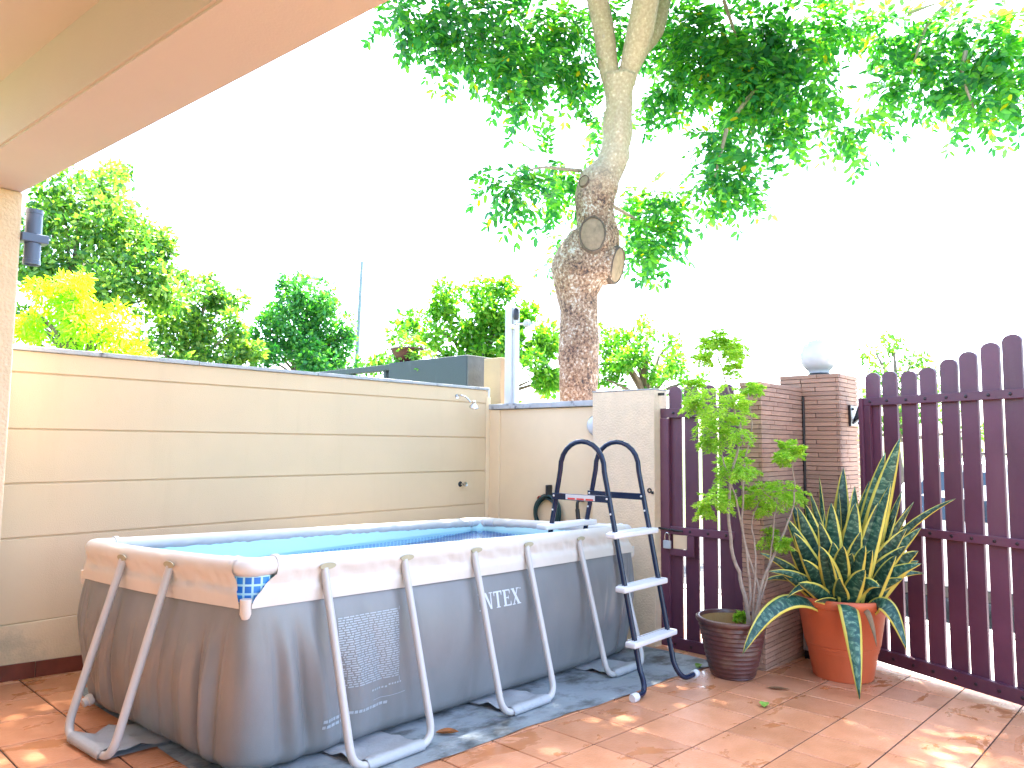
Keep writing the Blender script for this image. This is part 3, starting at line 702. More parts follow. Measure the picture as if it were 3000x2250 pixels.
obj('lock_backing', box(6.022, 6.028, 3.368, 3.512, .59, .714), M['cream_warm'], sg)
obj('slide_bolt', tube([(5.998, 3.665, .765), (5.998, 3.40, .752)], .009, 10), M['black'], sg, True)
obj('latch_hook', box(6.0, 6.012, 3.585, 3.665, 1.985, 2.01, .002), M['black'], sg)
pk = thing('padlock', 'grey padlock hanging from the small gate bolt', 'padlock', (5.99, 3.555, .65))
obj('lock_body', box(5.975, 6.000, 3.518, 3.592, .588, .660, .006), M['greymetal'], pk)
obj('shackle', tube([(5.988, 3.532, .658), (5.988, 3.532, .70)] + [(5.988, 3.555 - .023 * math.cos(math.pi * k / 6), .70 + .030 * math.sin(math.pi * k / 6)) for k in range(1, 6)] + [(5.988, 3.578, .70), (5.988, 3.578, .658)], .006, 8), M['steel'], pk, True)

# ================================================================ BRICK PILLARS
brick_cache = {}
def brick_mesh(l, d, h):
    k = (round(l, 2), round(d, 3), round(h, 4))
    if k not in brick_cache:
        b_ = box(-k[0] / 2, k[0] / 2, -k[1] / 2, k[1] / 2, -k[2] / 2, k[2] / 2, .0022, seg=1); me = bpy.data.meshes.new('brick'); b_.to_mesh(me); b_.free(); me.materials.append(M['brick']); brick_cache[k] = me
    return brick_cache[k]
def brick_pillar(name, label, x0, x1, y0, y1, ztop, long_side):
    zb = -.42; t_ = thing(name, label, 'pillar', ((x0 + x1) / 2, (y0 + y1) / 2, fz(x0)))
    lo = t_.location
    obj('core', box(x0 + .018, x1, y0 + .018, y1, zb, ztop - .006, .002), M['mortar'], t_)
    ch = .0397; n = int((ztop - zb) / ch)
    for i in range(n):
        zc = ztop - ch * (i + .5)
        if zc < fz(x0) - .05: break
        def put(cx_, cy_, l, rz):
            o = bpy.data.objects.new('brick', brick_mesh(l - .004, .026, ch - .0045)); COL.objects.link(o); o.parent = t_
            o.location = (cx_ - lo.x, cy_ - lo.y, zc - lo.z + random.uniform(-.0006, .0006)); o.rotation_euler = (0, random.uniform(-.002, .002), rz + random.uniform(-.003, .003))
        # face towards the patio (-X), wraps the corner on even courses
        fy0 = y0 if i % 2 == 0 else y0 + .026
        wy = y1 - fy0
        cuts = [fy0, y1] if wy < .3 else [fy0, fy0 + wy * (.62 if i % 3 else .36), y1]
        for a, c in zip(cuts[:-1], cuts[1:]): put(x0 + .013 + random.uniform(-.0012, .0012), (a + c) / 2, c - a, math.pi / 2)
        fx0 = x0 + .026 if i % 2 == 0 else x0
        wx = x1 - fx0; off = (.30, .46, .38)[i % 3]
        cuts = [fx0, fx0 + wx * off, x1] if wx < .6 else [fx0, fx0 + wx * (off - .1), fx0 + wx * (off + .28), x1]
        for a, c in zip(cuts[:-1], cuts[1:]): put((a + c) / 2, y0 + .013 + random.uniform(-.0012, .0012), c - a, 0)
    return t_
brick_pillar('brick_wing_wall', 'narrow brown strip brick wing wall behind the brown pot', 5.93, 6.818, 2.62, 2.81, 2.062, True)
bp2 = brick_pillar('brick_gate_pillar', 'square brown strip brick gate pillar topped by the white globe', 6.82, 7.33, 2.29, 2.83, 2.182, False)
pp = tube([(6.806, 2.605, 1.98), (6.806, 2.605, .4)], .012, 8); tag(obj('conduit', pp, M['black'], None, True), 'thin black cable running down where the two brick pillars meet', 'cable')
gl_ = thing('globe_lamp', 'white opal globe lamp on top of the brick gate pillar', 'lamp', (7.07, 2.55, 2.182))
obj('collar', lathe([(0, 0), (.10, 0), (.10, .02), (.085, .03), (0, .03)], (7.07, 2.55, 2.183), 28), M['black'], gl_, True)
obj('globe', lathe([(.09, .03)] + [(.172 * math.sin(a), .195 - .172 * math.cos(a)) for a in [R_(d) for d in range(34, 180, 8)]] + [(0, .367)], (7.07, 2.55, 2.183), 40), M['opal'], gl_, 'all')
# grey ribbed box at the foot of the pillar
gb = thing('utility_box', 'small pale grey ribbed box between brick pillar and terracotta pot', 'box', (6.72, 2.5, fz(6.72)))
bb = bmesh.new(); box(6.66, 6.80, 2.44, 2.60, fz(6.7) + .07, .13, .008, bb); obj('casing', bb, M['greymetal'], gb)
for k in range(5): obj('rib', box(6.652, 6.6595, 2.452 + .03 * k, 2.466 + .03 * k, fz(6.7) + .08, .12, .002), M['greymetal'], gb)
obj('foot', box(6.67, 6.79, 2.45, 2.59, fz(6.7) - .03, fz(6.7) + .069, .004), M['black'], gb)

# ================================================================ SMALL FITTINGS
sh = thing('wall_shower', 'chrome shower head on a bent arm at the end of the grooved wall', 'shower', (5.52, 5.84, 2.0))
obj('arm', tube(catmull([(5.50, 5.852, 2.035), (5.51, 5.80, 2.042), (5.535, 5.74, 2.02), (5.56, 5.70, 1.965)], 5), .010, 12), M['steel'], sh, True)
hd = lathe([(0, .075), (.012, .075), (.016, .05), (.03, .03), (.048, .012), (.05, 0), (.044, -.004), (0, -.004)], (0, 0, 0), 22)
bmesh.ops.transform(hd, matrix=Matrix.Translation((5.575, 5.665, 1.91)) @ Matrix.Rotation(R_(22), 4, 'X') @ Matrix.Rotation(R_(-14), 4, 'Y'), verts=hd.verts); obj('head', hd, M['steel'], sh, True)
obj('flange', lathe([(0, -.006), (.026, -.006), (.026, 0), (0, 0)], (5.50, 5.8535, 2.035), 18, axis='Y'), M['steel'], sh, True)
tp = thing('shower_valve', 'small black and chrome valve on the grooved wall above the pool', 'tap', (5.58, 5.85, 1.085))
obj('escutcheon', lathe([(0, -.012), (.022, -.012), (.03, -.004), (.03, 0)], (5.57, 5.8535, 1.085), 16, axis='Y'), M['black'], tp, True)
obj('stem', tube([(5.57, 5.842, 1.085), (5.575, 5.80, 1.085)], .011, 12), M['steel'], tp, True)
obj('knob', lathe([(0, -.03), (.022, -.028), (.026, -.012), (.022, 0), (0, 0)], (5.58, 5.80, 1.085), 14, axis='Y'), M['steel'], tp, True)
# garden hose coil on the back wall
M['hose'] = pbr('dark_green_hose', (.008, .040, .042), .35, .15, 12, .05, 60)
hs = thing('garden_hose', 'coiled dark green garden hose hanging on the back wall behind the pool', 'hose', (5.99, 4.98, .85))
for k, (rr_, yo, xo) in enumerate(((.165, 0, .025), (.15, .012, .045), (.175, -.012, .05), (.14, .02, .02), (.155, -.02, .07))):
    pts = [(XB - xo, 4.985 + yo + rr_ * math.cos(a), .80 + rr_ * 1.15 * math.sin(a) + .015 * math.sin(a * 2 + k)) for a in [2 * math.pi * i / 36 + .3 * k for i in range(36)]]
    obj('coil', tube(pts + pts[:1], .0125, 8, cap=False), M['hose'], hs, True)
obj('hook', box(XB - .08, XB - .001, 4.945, 4.975, .985, 1.10, .006), M['black'], hs)
obj('tie', lathe([(.024, -.012), (.028, 0), (.024, .012)], (XB - .045, 5.08, .955), 12, axis='X'), M['red_print'], hs, True)
bt_ = thing('garden_tap', 'black garden tap on the back wall seen between the ladder rails', 'tap', (6.0, 4.54, .9))
obj('spout', tube(catmull([(XB, 4.54, .965), (XB - .07, 4.54, .965), (XB - .10, 4.54, .94), (XB - .10, 4.54, .88)], 4), .016, 10), M['black'], bt_, True)
obj('handle', box(XB - .075, XB - .045, 4.49, 4.62, .992, 1.012, .006), M['black'], bt_)
obj('hose_tail', tube(catmull([(XB - .10, 4.54, .88), (XB - .10, 4.52, .76), (XB - .07, 4.47, .6), (XB - .06, 4.46, .3)], 4), [.022] * 4 + [.028] * 9, 10), M['black'], bt_, True)
bl = thing('bulkhead_light', 'round white bulkhead light half hidden behind the cream pier', 'lamp', (XB, 4.37, 1.72))
obj('diffuser', lathe([(0, -.075), (.05, -.07), (.085, -.05), (.10, -.02), (.10, 0), (0, 0)], (XB - .001, 4.375, 1.715), 26, axis='X'), M['opal'], bl, 'all')
obj('base', lathe([(.104, -.018), (.108, -.012), (.108, 0), (0, 0)], (XB - .0012, 4.375, 1.715), 26, axis='X'), M['whiteplastic'], bl, True)
sw = thing('bell_switch', 'tiny black latch keeper on the cream pier beside the small gate', 'latch', (5.92, 3.70, 1.10))
obj('keeper_ring', lathe([(.024, -.006), (.024, 0), (.012, 0), (.012, -.006), (.024, -.006)], (5.929, 3.70, 1.105), 14, axis='X'), M['black'], sw); obj('keeper_pin', box(5.918, 5.929, 3.655, 3.678, 1.075, 1.10, .002), M['black'], sw)
sc_ = thing('wall_sconce', 'blue grey up and down cylinder light behind the porch column', 'lamp', (1.40, 5.46, 2.83))
obj('upper_barrel', lathe([(0, .0), (.048, 0), (.048, .135), (.051, .137), (.051, .165), (.044, .165), (.044, .15), (0, .15)], (1.375, 5.54, 2.86), 24), M['blue_grey'], sc_, True)
obj('lower_barrel', lathe([(0, 0), (.048, 0), (.048, -.11), (.051, -.112), (.051, -.14), (.044, -.14), (.044, -.125), (0, -.125)], (1.375, 5.54, 2.80), 24), M['blue_grey'], sc_, True)
obj('bracket', box(1.299, 1.455, 5.485, 5.595, 2.802, 2.858, .006), M['blue_grey'], sc_)
# fallen leaves
M['leaf_dry'] = pbr('dry_leaf', (.30, .10, .02), .7, .3, 30, .2, 60)
M['leaf_fresh'] = pbr('fresh_leaf', (.20, .36, .05), .5, .2, 30, .2, 60)
M['leaf_brown'] = pbr('brown_leaf', (.13, .06, .02), .7, .3, 30, .2, 60)
def fallen(x, y, rz, l, wd, m, label, curl=.3, lift=.006):
    b_ = bmesh.new(); n = 8; rows = []
    for i in range(n + 1):
        q = i / n; wv = wd / 2 * math.sin(math.pi * min(1, q * .97 + .02)) ** .8; r_ = []
        for c in (-1, -.5, 0, .5, 1): r_.append(b_.verts.new((l * (q - .5), c * wv, lift + curl * l * (.25 * abs(c) ** 2 * wv / wd * 2 + .35 * (q - .4) ** 2))))
        rows.append(r_)
    for A, B in zip(rows[:-1], rows[1:]):
        for c in range(4): b_.faces.new((A[c], A[c + 1], B[c + 1], B[c]))
    o = obj('fallen_leaf', b_, m, None, 'all'); o.location = (x, y, fz(x)); o.rotation_euler = (0, ang, rz); tag(o, label, 'leaf')
fallen(2.985, 3.215, -.7, .13, .055, M['leaf_dry'], 'orange dry leaf curled on the grey groundsheet', .7, .012)
fallen(5.0, 2.225, .4, .10, .065, M['leaf_fresh'], 'bright green leaf lying on the tiles in front of the brown pot', .9)
fallen(5.49, 2.335, -.95, .17, .045, M['leaf_brown'], 'long brown leaf on the tiles between the two pots', .2)
fallen(5.58, 3.03, .2, .11, .06, M['leaf_fresh'], 'yellow green leaf beside the ladder foot by the brown pot', .9)

# ---------------------------------------------------------------- plant skeletons: x, y, z, radius in metres
CROWN= [(5.1, 6.6, 6.53, 0.24), (5.42, 6.53, 6.59, 0.3), (5.7, 6.39, 6.51, 0.33), (5.68, 6.16, 6.13, 0.22), (6.2, 6.26, 6.8, 0.37), (6.12, 6.1, 6.35, 0.34), (6.19, 5.76, 6.08, 0.36), (6.17, 5.67, 5.78, 0.25), (6.22, 5.5, 5.52, 0.16), (6.67, 5.9, 6.75, 0.44), (6.63, 5.56, 6.19, 0.31), (7.19, 5.76, 6.92, 0.39), (7.11, 5.47, 6.35, 0.26), (6.93, 5.4, 6.02, 0.2), (8.08, 5.62, 7.36, 0.32), (8.04, 5.4, 7.09, 0.19), (8.59, 5.23, 7.26, 0.36), (8.15, 4.8, 6.16, 0.27), (7.96, 4.89, 5.96, 0.17), (8.44, 4.68, 7.05, 0.43), (8.37, 4.51, 6.52, 0.45), (8.5, 4.19, 6.83, 0.42), (8.43, 4.03, 6.25, 0.47), (8.39, 3.99, 5.77, 0.3), (8.55, 3.72, 6.6, 0.43), (8.44, 3.62, 5.99, 0.45), (7.96, 3.94, 5.22, 0.25), (7.8, 3.98, 5.02, 0.19), (7.96, 3.86, 4.67, 0.3), (7.75, 3.93, 4.68, 0.19), (8.0, 3.67, 4.61, 0.16), (7.86, 3.84, 4.42, 0.19), (8.34, 3.5, 5.37, 0.23), (8.64, 3.35, 6.33, 0.42), (8.56, 3.22, 5.73, 0.41), (8.41, 3.28, 5.3, 0.22), (8.75, 2.77, 5.23, 0.24), (8.76, 2.62, 5.25, 0.17), (9.01, 3.2, 6.73, 0.37), (9.32, 2.86, 6.82, 0.29), (9.46, 2.43, 6.57, 0.34), (9.29, 2.4, 5.85, 0.28), (9.57, 2.06, 6.24, 0.33), (9.45, 1.95, 5.76, 0.24), (9.74, 1.84, 6.52, 0.33), (9.57, 1.64, 5.98, 0.32), (9.41, 1.58, 5.46, 0.23), (9.27, 1.61, 5.23, 0.14), (9.66, 1.38, 6.08, 0.32), (9.53, 1.29, 5.57, 0.28), (9.77, 1.23, 6.29, 0.26), (9.49, 1.21, 5.34, 0.16), (5.92, 5.5, 4.47, 0.2), (5.9, 5.55, 4.37, 0.15), (6.05, 5.4, 4.22, 0.14), (6.13, 5.41, 4.62, 0.18), (6.86, 5.75, 5.03, 0.18), (7.16, 5.73, 4.93, 0.21), (7.04, 5.74, 4.69, 0.2), (7.37, 5.66, 4.85, 0.18), (7.25, 5.87, 4.19, 0.18), (7.38, 5.9, 4.01, 0.13), (7.72, 5.59, 5.91, 0.17), (7.38, 5.27, 5.51, 0.12), (8.15, 5.26, 4.84, 0.23), (7.82, 4.75, 4.64, 0.2), (7.89, 4.53, 4.64, 0.14), (8.17, 5.13, 4.5, 0.26), (7.92, 4.67, 4.38, 0.22), (7.94, 4.49, 4.52, 0.11), (7.87, 4.91, 4.09, 0.24), (7.9, 4.73, 4.09, 0.2), (7.88, 4.78, 3.86, 0.15), (8.28, 5.31, 4.41, 0.19)]
TRUNK= [(7.191, 5.491, 1.741, 0.241), (7.168, 5.479, 2.052, 0.229), (7.147, 5.454, 2.446, 0.237), (7.129, 5.433, 2.778, 0.243), (7.107, 5.42, 3.085, 0.233), (7.083, 5.418, 3.317, 0.245), (7.075, 5.407, 3.482, 0.308), (7.078, 5.386, 3.628, 0.36), (7.114, 5.328, 3.774, 0.354), (7.161, 5.257, 3.94, 0.331), (7.188, 5.213, 4.065, 0.291), (7.179, 5.207, 4.198, 0.241), (7.151, 5.217, 4.367, 0.229), (7.143, 5.204, 4.537, 0.248), (7.168, 5.158, 4.704, 0.25), (7.207, 5.1, 4.82, 0.204), (7.248, 5.042, 4.933, 0.175), (7.268, 5.0, 5.099, 0.171), (7.276, 4.971, 5.27, 0.171), (7.269, 4.948, 5.518, 0.168), (7.263, 4.931, 5.709, 0.162), (7.251, 4.924, 5.879, 0.189), (7.244, 4.917, 5.995, 0.216)]
ARALIA= [(5.22, 2.76, 2.23, 0.067), (5.49, 2.66, 2.36, 0.089), (5.34, 2.7, 2.4, 0.074), (5.45, 2.74, 2.33, 0.141), (5.4, 2.82, 2.37, 0.081), (5.32, 2.54, 2.26, 0.074), (5.28, 2.56, 2.13, 0.059), (5.43, 2.96, 2.02, 0.096), (5.19, 2.85, 1.87, 0.074), (5.29, 2.72, 1.93, 0.166), (5.59, 2.92, 1.8, 0.129), (5.49, 2.67, 1.86, 0.148), (5.69, 2.69, 1.95, 0.111), (5.45, 2.75, 1.66, 0.104), (5.46, 2.86, 1.59, 0.081), (5.42, 2.56, 1.71, 0.118), (5.61, 2.7, 1.46, 0.141), (5.67, 2.8, 1.38, 0.111), (5.47, 2.81, 1.16, 0.133), (5.52, 2.92, 1.06, 0.081), (5.6, 2.78, 1.11, 0.081), (5.41, 2.54, 1.39, 0.089), (5.73, 2.58, 2.02, 0.059), (5.87, 2.38, 1.54, 0.089), (5.8, 2.27, 1.5, 0.074), (5.6, 2.31, 1.45, 0.059), (5.81, 2.67, 1.16, 0.096), (5.71, 2.51, 1.19, 0.126), (5.92, 2.45, 1.2, 0.118), (6.06, 2.41, 1.18, 0.074), (5.84, 2.55, 1.05, 0.067), (5.96, 2.59, 0.82, 0.104), (5.8, 2.41, 0.77, 0.052), (5.8, 2.77, 0.15, 0.037)]
SANS= [(6.29, 1.66, 1.6, 0.085, 0.0), (6.28, 1.77, 1.48, 0.075, 0.0), (6.21, 1.72, 1.24, 0.07, 0.0), (6.43, 2.14, 1.35, 0.075, 0.0), (6.36, 2.16, 1.16, 0.05, 0.0), (6.29, 2.01, 1.21, 0.075, 0.0), (6.08, 2.33, 1.06, 0.07, 0.0), (5.94, 2.34, 1.04, 0.075, 0.0), (5.82, 2.36, 0.74, 0.08, 0.0), (6.35, 2.31, 1.27, 0.04, 0.0), (5.91, 2.16, 0.94, 0.08, 0.0), (5.94, 2.07, 0.79, 0.085, 0.0), (6.08, 1.91, 0.87, 0.085, 0.0), (5.82, 2.06, 0.7, 0.08, 0.0), (6.36, 1.73, 0.99, 0.07, 0.0), (6.4, 1.61, 1.1, 0.06, 0.0), (6.39, 1.56, 0.91, 0.07, 0.0), (6.22, 1.62, 0.78, 0.08, 0.0), (6.11, 1.67, 0.71, 0.08, 0.0), (6.4, 1.85, 0.96, 0.08, 0.0), (6.44, 1.94, 1.06, 0.08, 0.0), (6.28, 1.56, 0.74, 0.09, 1.0), (6.4, 1.59, 0.65, 0.07, 1.0), (6.19, 1.52, 0.66, 0.075, 1.0), (6.45, 1.33, 1.14, 0.05, 1.0), (5.99, 1.8, 0.75, 0.08, 0.0), (6.22, 2.05, 0.92, 0.08, 0.0), (5.79, 2.41, 0.52, 0.07, 0.0), (5.71, 2.56, 0.68, 0.06, 1.0), (5.67, 2.47, 0.55, 0.055, 1.0), (5.73, 2.35, 0.36, 0.06, 1.0), (6.13, 2.31, 0.83, 0.07, 0.0), (6.29, 2.26, 0.97, 0.06, 0.0), (5.8, 2.57, 0.45, 0.05, 1.0), (5.28, 2.51, -0.01, 0.075, 2.0), (5.73, 1.84, -0.29, 0.085, 2.0), (6.04, 1.6, 0.04, 0.07, 2.0), (5.89, 1.76, 0.07, 0.03, 2.0), (5.94, 1.93, 0.72, 0.085, 0.0), (5.91, 1.83, 0.61, 0.08, 0.0), (5.79, 1.97, 0.54, 0.07, 0.0), (5.74, 2.23, 0.66, 0.08, 0.0), (6.16, 1.64, 0.54, 0.07, 0.0), (5.68, 2.24, 0.49, 0.07, 0.0), (5.67, 2.12, 0.37, 0.06, 0.0), (5.94, 1.74, 0.49, 0.07, 1.0), (6.66, 1.62, 0.52, 0.06, 1.0), (6.52, 2.03, 0.86, 0.07, 0.0), (6.45, 2.24, 1.0, 0.07, 0.0), (6.45, 1.81, 0.77, 0.07, 0.0), (5.89, 2.41, 0.95, 0.075, 0.0), (6.15, 2.32, 1.16, 0.06, 0.0), (6.07, 2.12, 1.08, 0.08, 0.0), (6.15, 1.96, 1.09, 0.085, 0.0), (6.37, 1.92, 1.25, 0.07, 0.0), (6.22, 1.81, 1.1, 0.08, 0.0), (6.44, 1.7, 1.18, 0.06, 0.0), (6.27, 1.63, 0.91, 0.085, 0.0), (5.84, 1.96, 0.78, 0.09, 0.0), (5.77, 2.11, 0.77, 0.085, 0.0), (5.73, 2.29, 0.86, 0.08, 0.0), (5.9, 1.82, 0.79, 0.085, 0.0)]
BRANCH = [[(7.206, 4.971, 5.891, 0.116), (7.152, 5.006, 6.085, 0.119), (7.079, 5.029, 6.553, 0.131), (7.003, 5.067, 6.926, 0.131), (6.793, 5.081, 7.479, 0.113), (6.437, 5.091, 8.145, 0.09)], [(7.31, 4.858, 5.892, 0.104), (7.28, 4.795, 6.062, 0.118), (7.215, 4.597, 6.445, 0.161), (7.156, 4.477, 6.751, 0.155), (7.031, 4.258, 7.219, 0.128), (6.893, 3.897, 7.775, 0.095)], [(7.417, 4.873, 6.025, 0.067), (7.573, 4.804, 6.415, 0.085), (7.747, 4.725, 6.727, 0.118), (7.888, 4.665, 7.174, 0.091), (8.151, 4.58, 7.96, 0.078), (8.467, 4.434, 8.774, 0.068)]]
TWIGS = [[(8.22, 4.02, 7.06), (8.33, 3.94, 6.68), (8.3, 3.87, 6.42)], [(8.06, 3.79, 5.48), (8.3, 3.64, 5.82), (8.61, 3.43, 5.97), (8.89, 3.12, 6.06)], [(7.9, 3.85, 5.24), (7.78, 3.88, 4.88), (7.75, 3.93, 4.64)], [(9.56, 1.84, 6.78), (9.42, 2.04, 6.5), (9.25, 2.12, 6.13), (9.22, 2.19, 5.85)], [(9.46, 2.26, 6.74), (9.57, 1.99, 6.8)], [(7.0, 5.32, 4.85), (6.6, 5.32, 4.76), (6.32, 5.34, 4.7), (6.11, 5.43, 4.62)], [(7.28, 5.07, 4.44), (7.65, 4.97, 4.34), (7.87, 4.76, 4.17)], [(9.41, 1.67, 6.02), (9.29, 1.69, 5.7), (9.3, 1.58, 5.24)]]
STEMS = [[(5.706, 2.646, 0.126), (5.633, 2.683, 0.473), (5.566, 2.725, 0.728), (5.522, 2.715, 1.204), (5.56, 2.63, 1.571), (5.523, 2.648, 1.754), (5.424, 2.711, 2.119), (5.377, 2.745, 2.265)], [(5.711, 2.64, 0.126), (5.74, 2.58, 0.364), (5.621, 2.652, 0.839), (5.597, 2.611, 1.388), (5.617, 2.558, 1.645), (5.572, 2.571, 1.938)], [(5.726, 2.624, 0.126), (5.757, 2.547, 0.474), (5.834, 2.423, 0.805), (5.877, 2.341, 1.099), (5.85, 2.335, 1.392)], [(5.694, 2.659, 0.125), (5.683, 2.629, 0.473), (5.584, 2.67, 1.022), (5.468, 2.743, 1.46), (5.419, 2.753, 1.826)], [(5.718, 2.632, 0.126), (5.7, 2.587, 0.657), (5.663, 2.592, 0.949), (5.713, 2.515, 1.133)], [(5.731, 2.619, 0.126), (5.777, 2.517, 0.548), (5.782, 2.467, 0.914), (5.787, 2.434, 1.134)]]
BT = {'big': [(6.09, 22.25, 8.15, 0.75), (5.89, 22.56, 7.4, 0.88), (6.87, 22.16, 7.94, 1.03), (7.17, 21.19, 7.17, 1.0), (6.22, 21.59, 6.28, 1.1), (7.7, 20.64, 6.93, 0.75), (7.4, 20.35, 5.94, 0.98), (6.75, 20.37, 5.46, 0.95), (8.04, 20.28, 6.81, 0.5), (7.77, 20.02, 5.33, 0.73), (5.7, 21.51, 5.44, 0.71), (7.17, 22.47, 8.89, 0.66), (9.3, 27.33, 10.81, 0.49), (8.18, 20.22, 6.06, 0.44), (5.23, 20.67, 4.45, 0.56), (5.35, 21.84, 5.91, 0.6)], 'mid': [(8.49, 21.49, 5.1, 0.72), (9.43, 21.89, 5.55, 0.76), (9.88, 21.36, 5.84, 0.62), (10.11, 21.77, 6.5, 0.31), (10.18, 21.07, 5.56, 0.55), (8.81, 21.23, 4.32, 0.79), (9.64, 21.03, 4.66, 0.81), (9.95, 19.96, 4.6, 0.59), (9.29, 20.77, 3.8, 0.66), (10.16, 19.79, 4.07, 0.53), (9.81, 22.85, 6.46, 0.36), (10.65, 20.02, 3.87, 0.46), (9.82, 20.19, 3.74, 0.53), (7.8, 20.87, 4.18, 0.38)], 't2': [(12.69, 21.18, 6.55, 0.53), (13.02, 20.87, 6.11, 0.83), (12.55, 21.45, 5.65, 0.75), (13.37, 20.57, 5.51, 0.83), (12.63, 20.71, 4.84, 0.96), (13.62, 20.38, 4.77, 0.75), (12.15, 21.27, 4.54, 0.74), (13.85, 20.18, 4.32, 0.6), (12.71, 19.99, 3.91, 0.87), (11.55, 21.1, 5.19, 0.4), (12.37, 21.51, 6.7, 0.3), (14.01, 19.92, 5.07, 0.33), (11.37, 20.69, 4.12, 0.56), (11.34, 21.39, 4.75, 0.36), (13.88, 19.45, 3.97, 0.35)], 'bush': [(8.65, 9.56, 4.03, 0.37), (9.37, 9.48, 4.3, 0.38), (9.66, 9.18, 4.22, 0.34), (8.45, 9.82, 3.7, 0.41), (8.9, 9.34, 3.62, 0.53), (9.43, 9.06, 3.58, 0.5), (9.97, 8.88, 3.88, 0.34), (7.93, 9.68, 3.38, 0.35), (8.79, 9.22, 3.11, 0.48), (9.24, 8.76, 2.96, 0.48), (9.75, 8.46, 3.23, 0.45), (9.96, 8.22, 3.31, 0.33), (9.49, 8.23, 2.62, 0.43), (9.18, 8.59, 2.38, 0.39), (9.85, 8.12, 2.65, 0.32), (8.28, 9.48, 3.08, 0.36), (8.0, 10.39, 3.04, 0.2), (7.85, 10.58, 2.88, 0.2), (8.05, 10.06, 2.86, 0.27), (9.25, 9.23, 3.82, 0.41)], 'rb': [(11.52, 8.02, 3.2, 0.35), (12.08, 8.08, 3.71, 0.35), (11.97, 7.49, 3.47, 0.44), (12.24, 7.25, 3.03, 0.39), (11.49, 7.49, 2.9, 0.43), (11.16, 7.87, 2.73, 0.3), (11.86, 7.12, 2.65, 0.34), (12.51, 7.01, 2.6, 0.26), (12.8, 8.0, 3.98, 0.24), (11.6, 8.19, 3.49, 0.32), (12.6, 7.16, 2.97, 0.3), (11.53, 7.72, 3.09, 0.35), (12.97, 7.07, 2.81, 0.23), (12.8, 7.47, 3.56, 0.24)], 'fr': [(15.95, 4.63, 3.46, 0.34), (16.2, 4.35, 3.56, 0.34), (16.47, 4.09, 3.28, 0.34), (16.73, 3.81, 3.29, 0.26), (15.51, 4.43, 3.04, 0.31), (15.83, 4.11, 2.77, 0.36), (14.95, 4.37, 2.46, 0.35), (15.39, 3.93, 2.11, 0.44), (17.03, 3.57, 2.54, 0.47), (14.93, 4.46, 1.85, 0.35), (17.39, 3.25, 1.89, 0.38)], 'yel': [(3.0, 10.17, 3.31, 0.35), (2.84, 10.08, 2.98, 0.37), (3.17, 10.01, 3.08, 0.37), (2.7, 10.26, 2.87, 0.31), (2.92, 10.09, 3.46, 0.23), (3.34, 9.84, 2.97, 0.26), (2.62, 10.31, 3.09, 0.2), (3.55, 9.65, 2.62, 0.2), (3.64, 9.57, 2.54, 0.16), (3.36, 9.71, 2.58, 0.23), (2.82, 10.23, 3.28, 0.26), (2.59, 10.39, 2.76, 0.2), (2.97, 9.97, 2.76, 0.34), (3.31, 9.89, 2.79, 0.26), (3.43, 9.77, 2.68, 0.2), (2.65, 10.2, 2.58, 0.22), (3.14, 9.82, 2.54, 0.28)]}
# ================================================================ POTS AND PLANTS
M['terracotta'] = pbr('orange_plastic_pot', (.52, .105, .035), .5, .07, 3, .12, 70, dirt=(.40, .10, .05), dirt_scale=(3, 3, 2), dirt_lo=.5, dirt_hi=.8)
M['brownpot'] = pbr('brown_glazed_pot', (.085, .030, .028), .35, .3, 6, .2, 40, dirt=(.16, .10, .07), dirt_scale=(5, 5, 9), dirt_lo=.5, dirt_hi=.7, coat=.2)
M['pot_inside'] = pbr('ochre_inner_glaze', (.33, .20, .07), .6, .15, 8, .2, 60)
OX, OY = 6.29, 2.14; oz = fz(6.25)
op = thing('terracotta_pot', 'large orange pot holding the striped sword leaved plant', 'pot', (OX, OY, oz))
obj('body', lathe([(0, .004), (.215, .004), (.225, .012), (.232, .05), (.262, .22), (.268, .222), (.270, .245), (.275, .247), (.277, .27), (.283, .275), (.318, .50), (.322, .505), (.332, .575), (.352, .58), (.362, .60), (.364, .63), (.356, .645), (.335, .645), (.325, .62), (.32, .56)], (OX, OY, oz), 56), M['terracotta'], op, True)
obj('soil_surface', lathe([(.32, .565), (.2, .585), (.08, .575), (0, .58)], (OX, OY, oz), 30), M['soil'], op, True)
BX, BY = 5.58, 2.735; bz = fz(5.55)
bpot = thing('glazed_pot', 'dark brown ribbed glazed pot holding the ferny shrub', 'pot', (BX, BY, bz))
pr_ = [(0, .004), (.160, .004), (.168, .015)]
for i in range(34):
    q = i / 33; r_ = .168 + .088 * q ** .8; pr_.append((r_ + (.0045 if i % 3 == 1 else -.002 if i % 3 == 0 else .001), .02 + .385 * q))
pr_ += [(.262, .415), (.275, .422), (.281, .436), (.278, .452), (.266, .458), (.250, .455), (.244, .43), (.240, .36)]
obj('body', lathe(pr_, (BX, BY, bz), 56), M['brownpot'], bpot, True)
obj('inner_glaze', lathe([(.2435, .43), (.2395, .36), (.236, .33)], (BX, BY, bz), 40), M['pot_inside'], bpot, True)
obj('soil_surface', lathe([(.2385, .345), (.12, .36), (0, .355)], (BX, BY, bz), 30), M['soil'], bpot, True)
obj('pebble', lathe([(0, -.02), (.022, -.008), (.026, .006), (.015, .02), (0, .022)], (BX - .10, BY + .09, bz + .372), 10), M['whitepaint'], bpot, True)

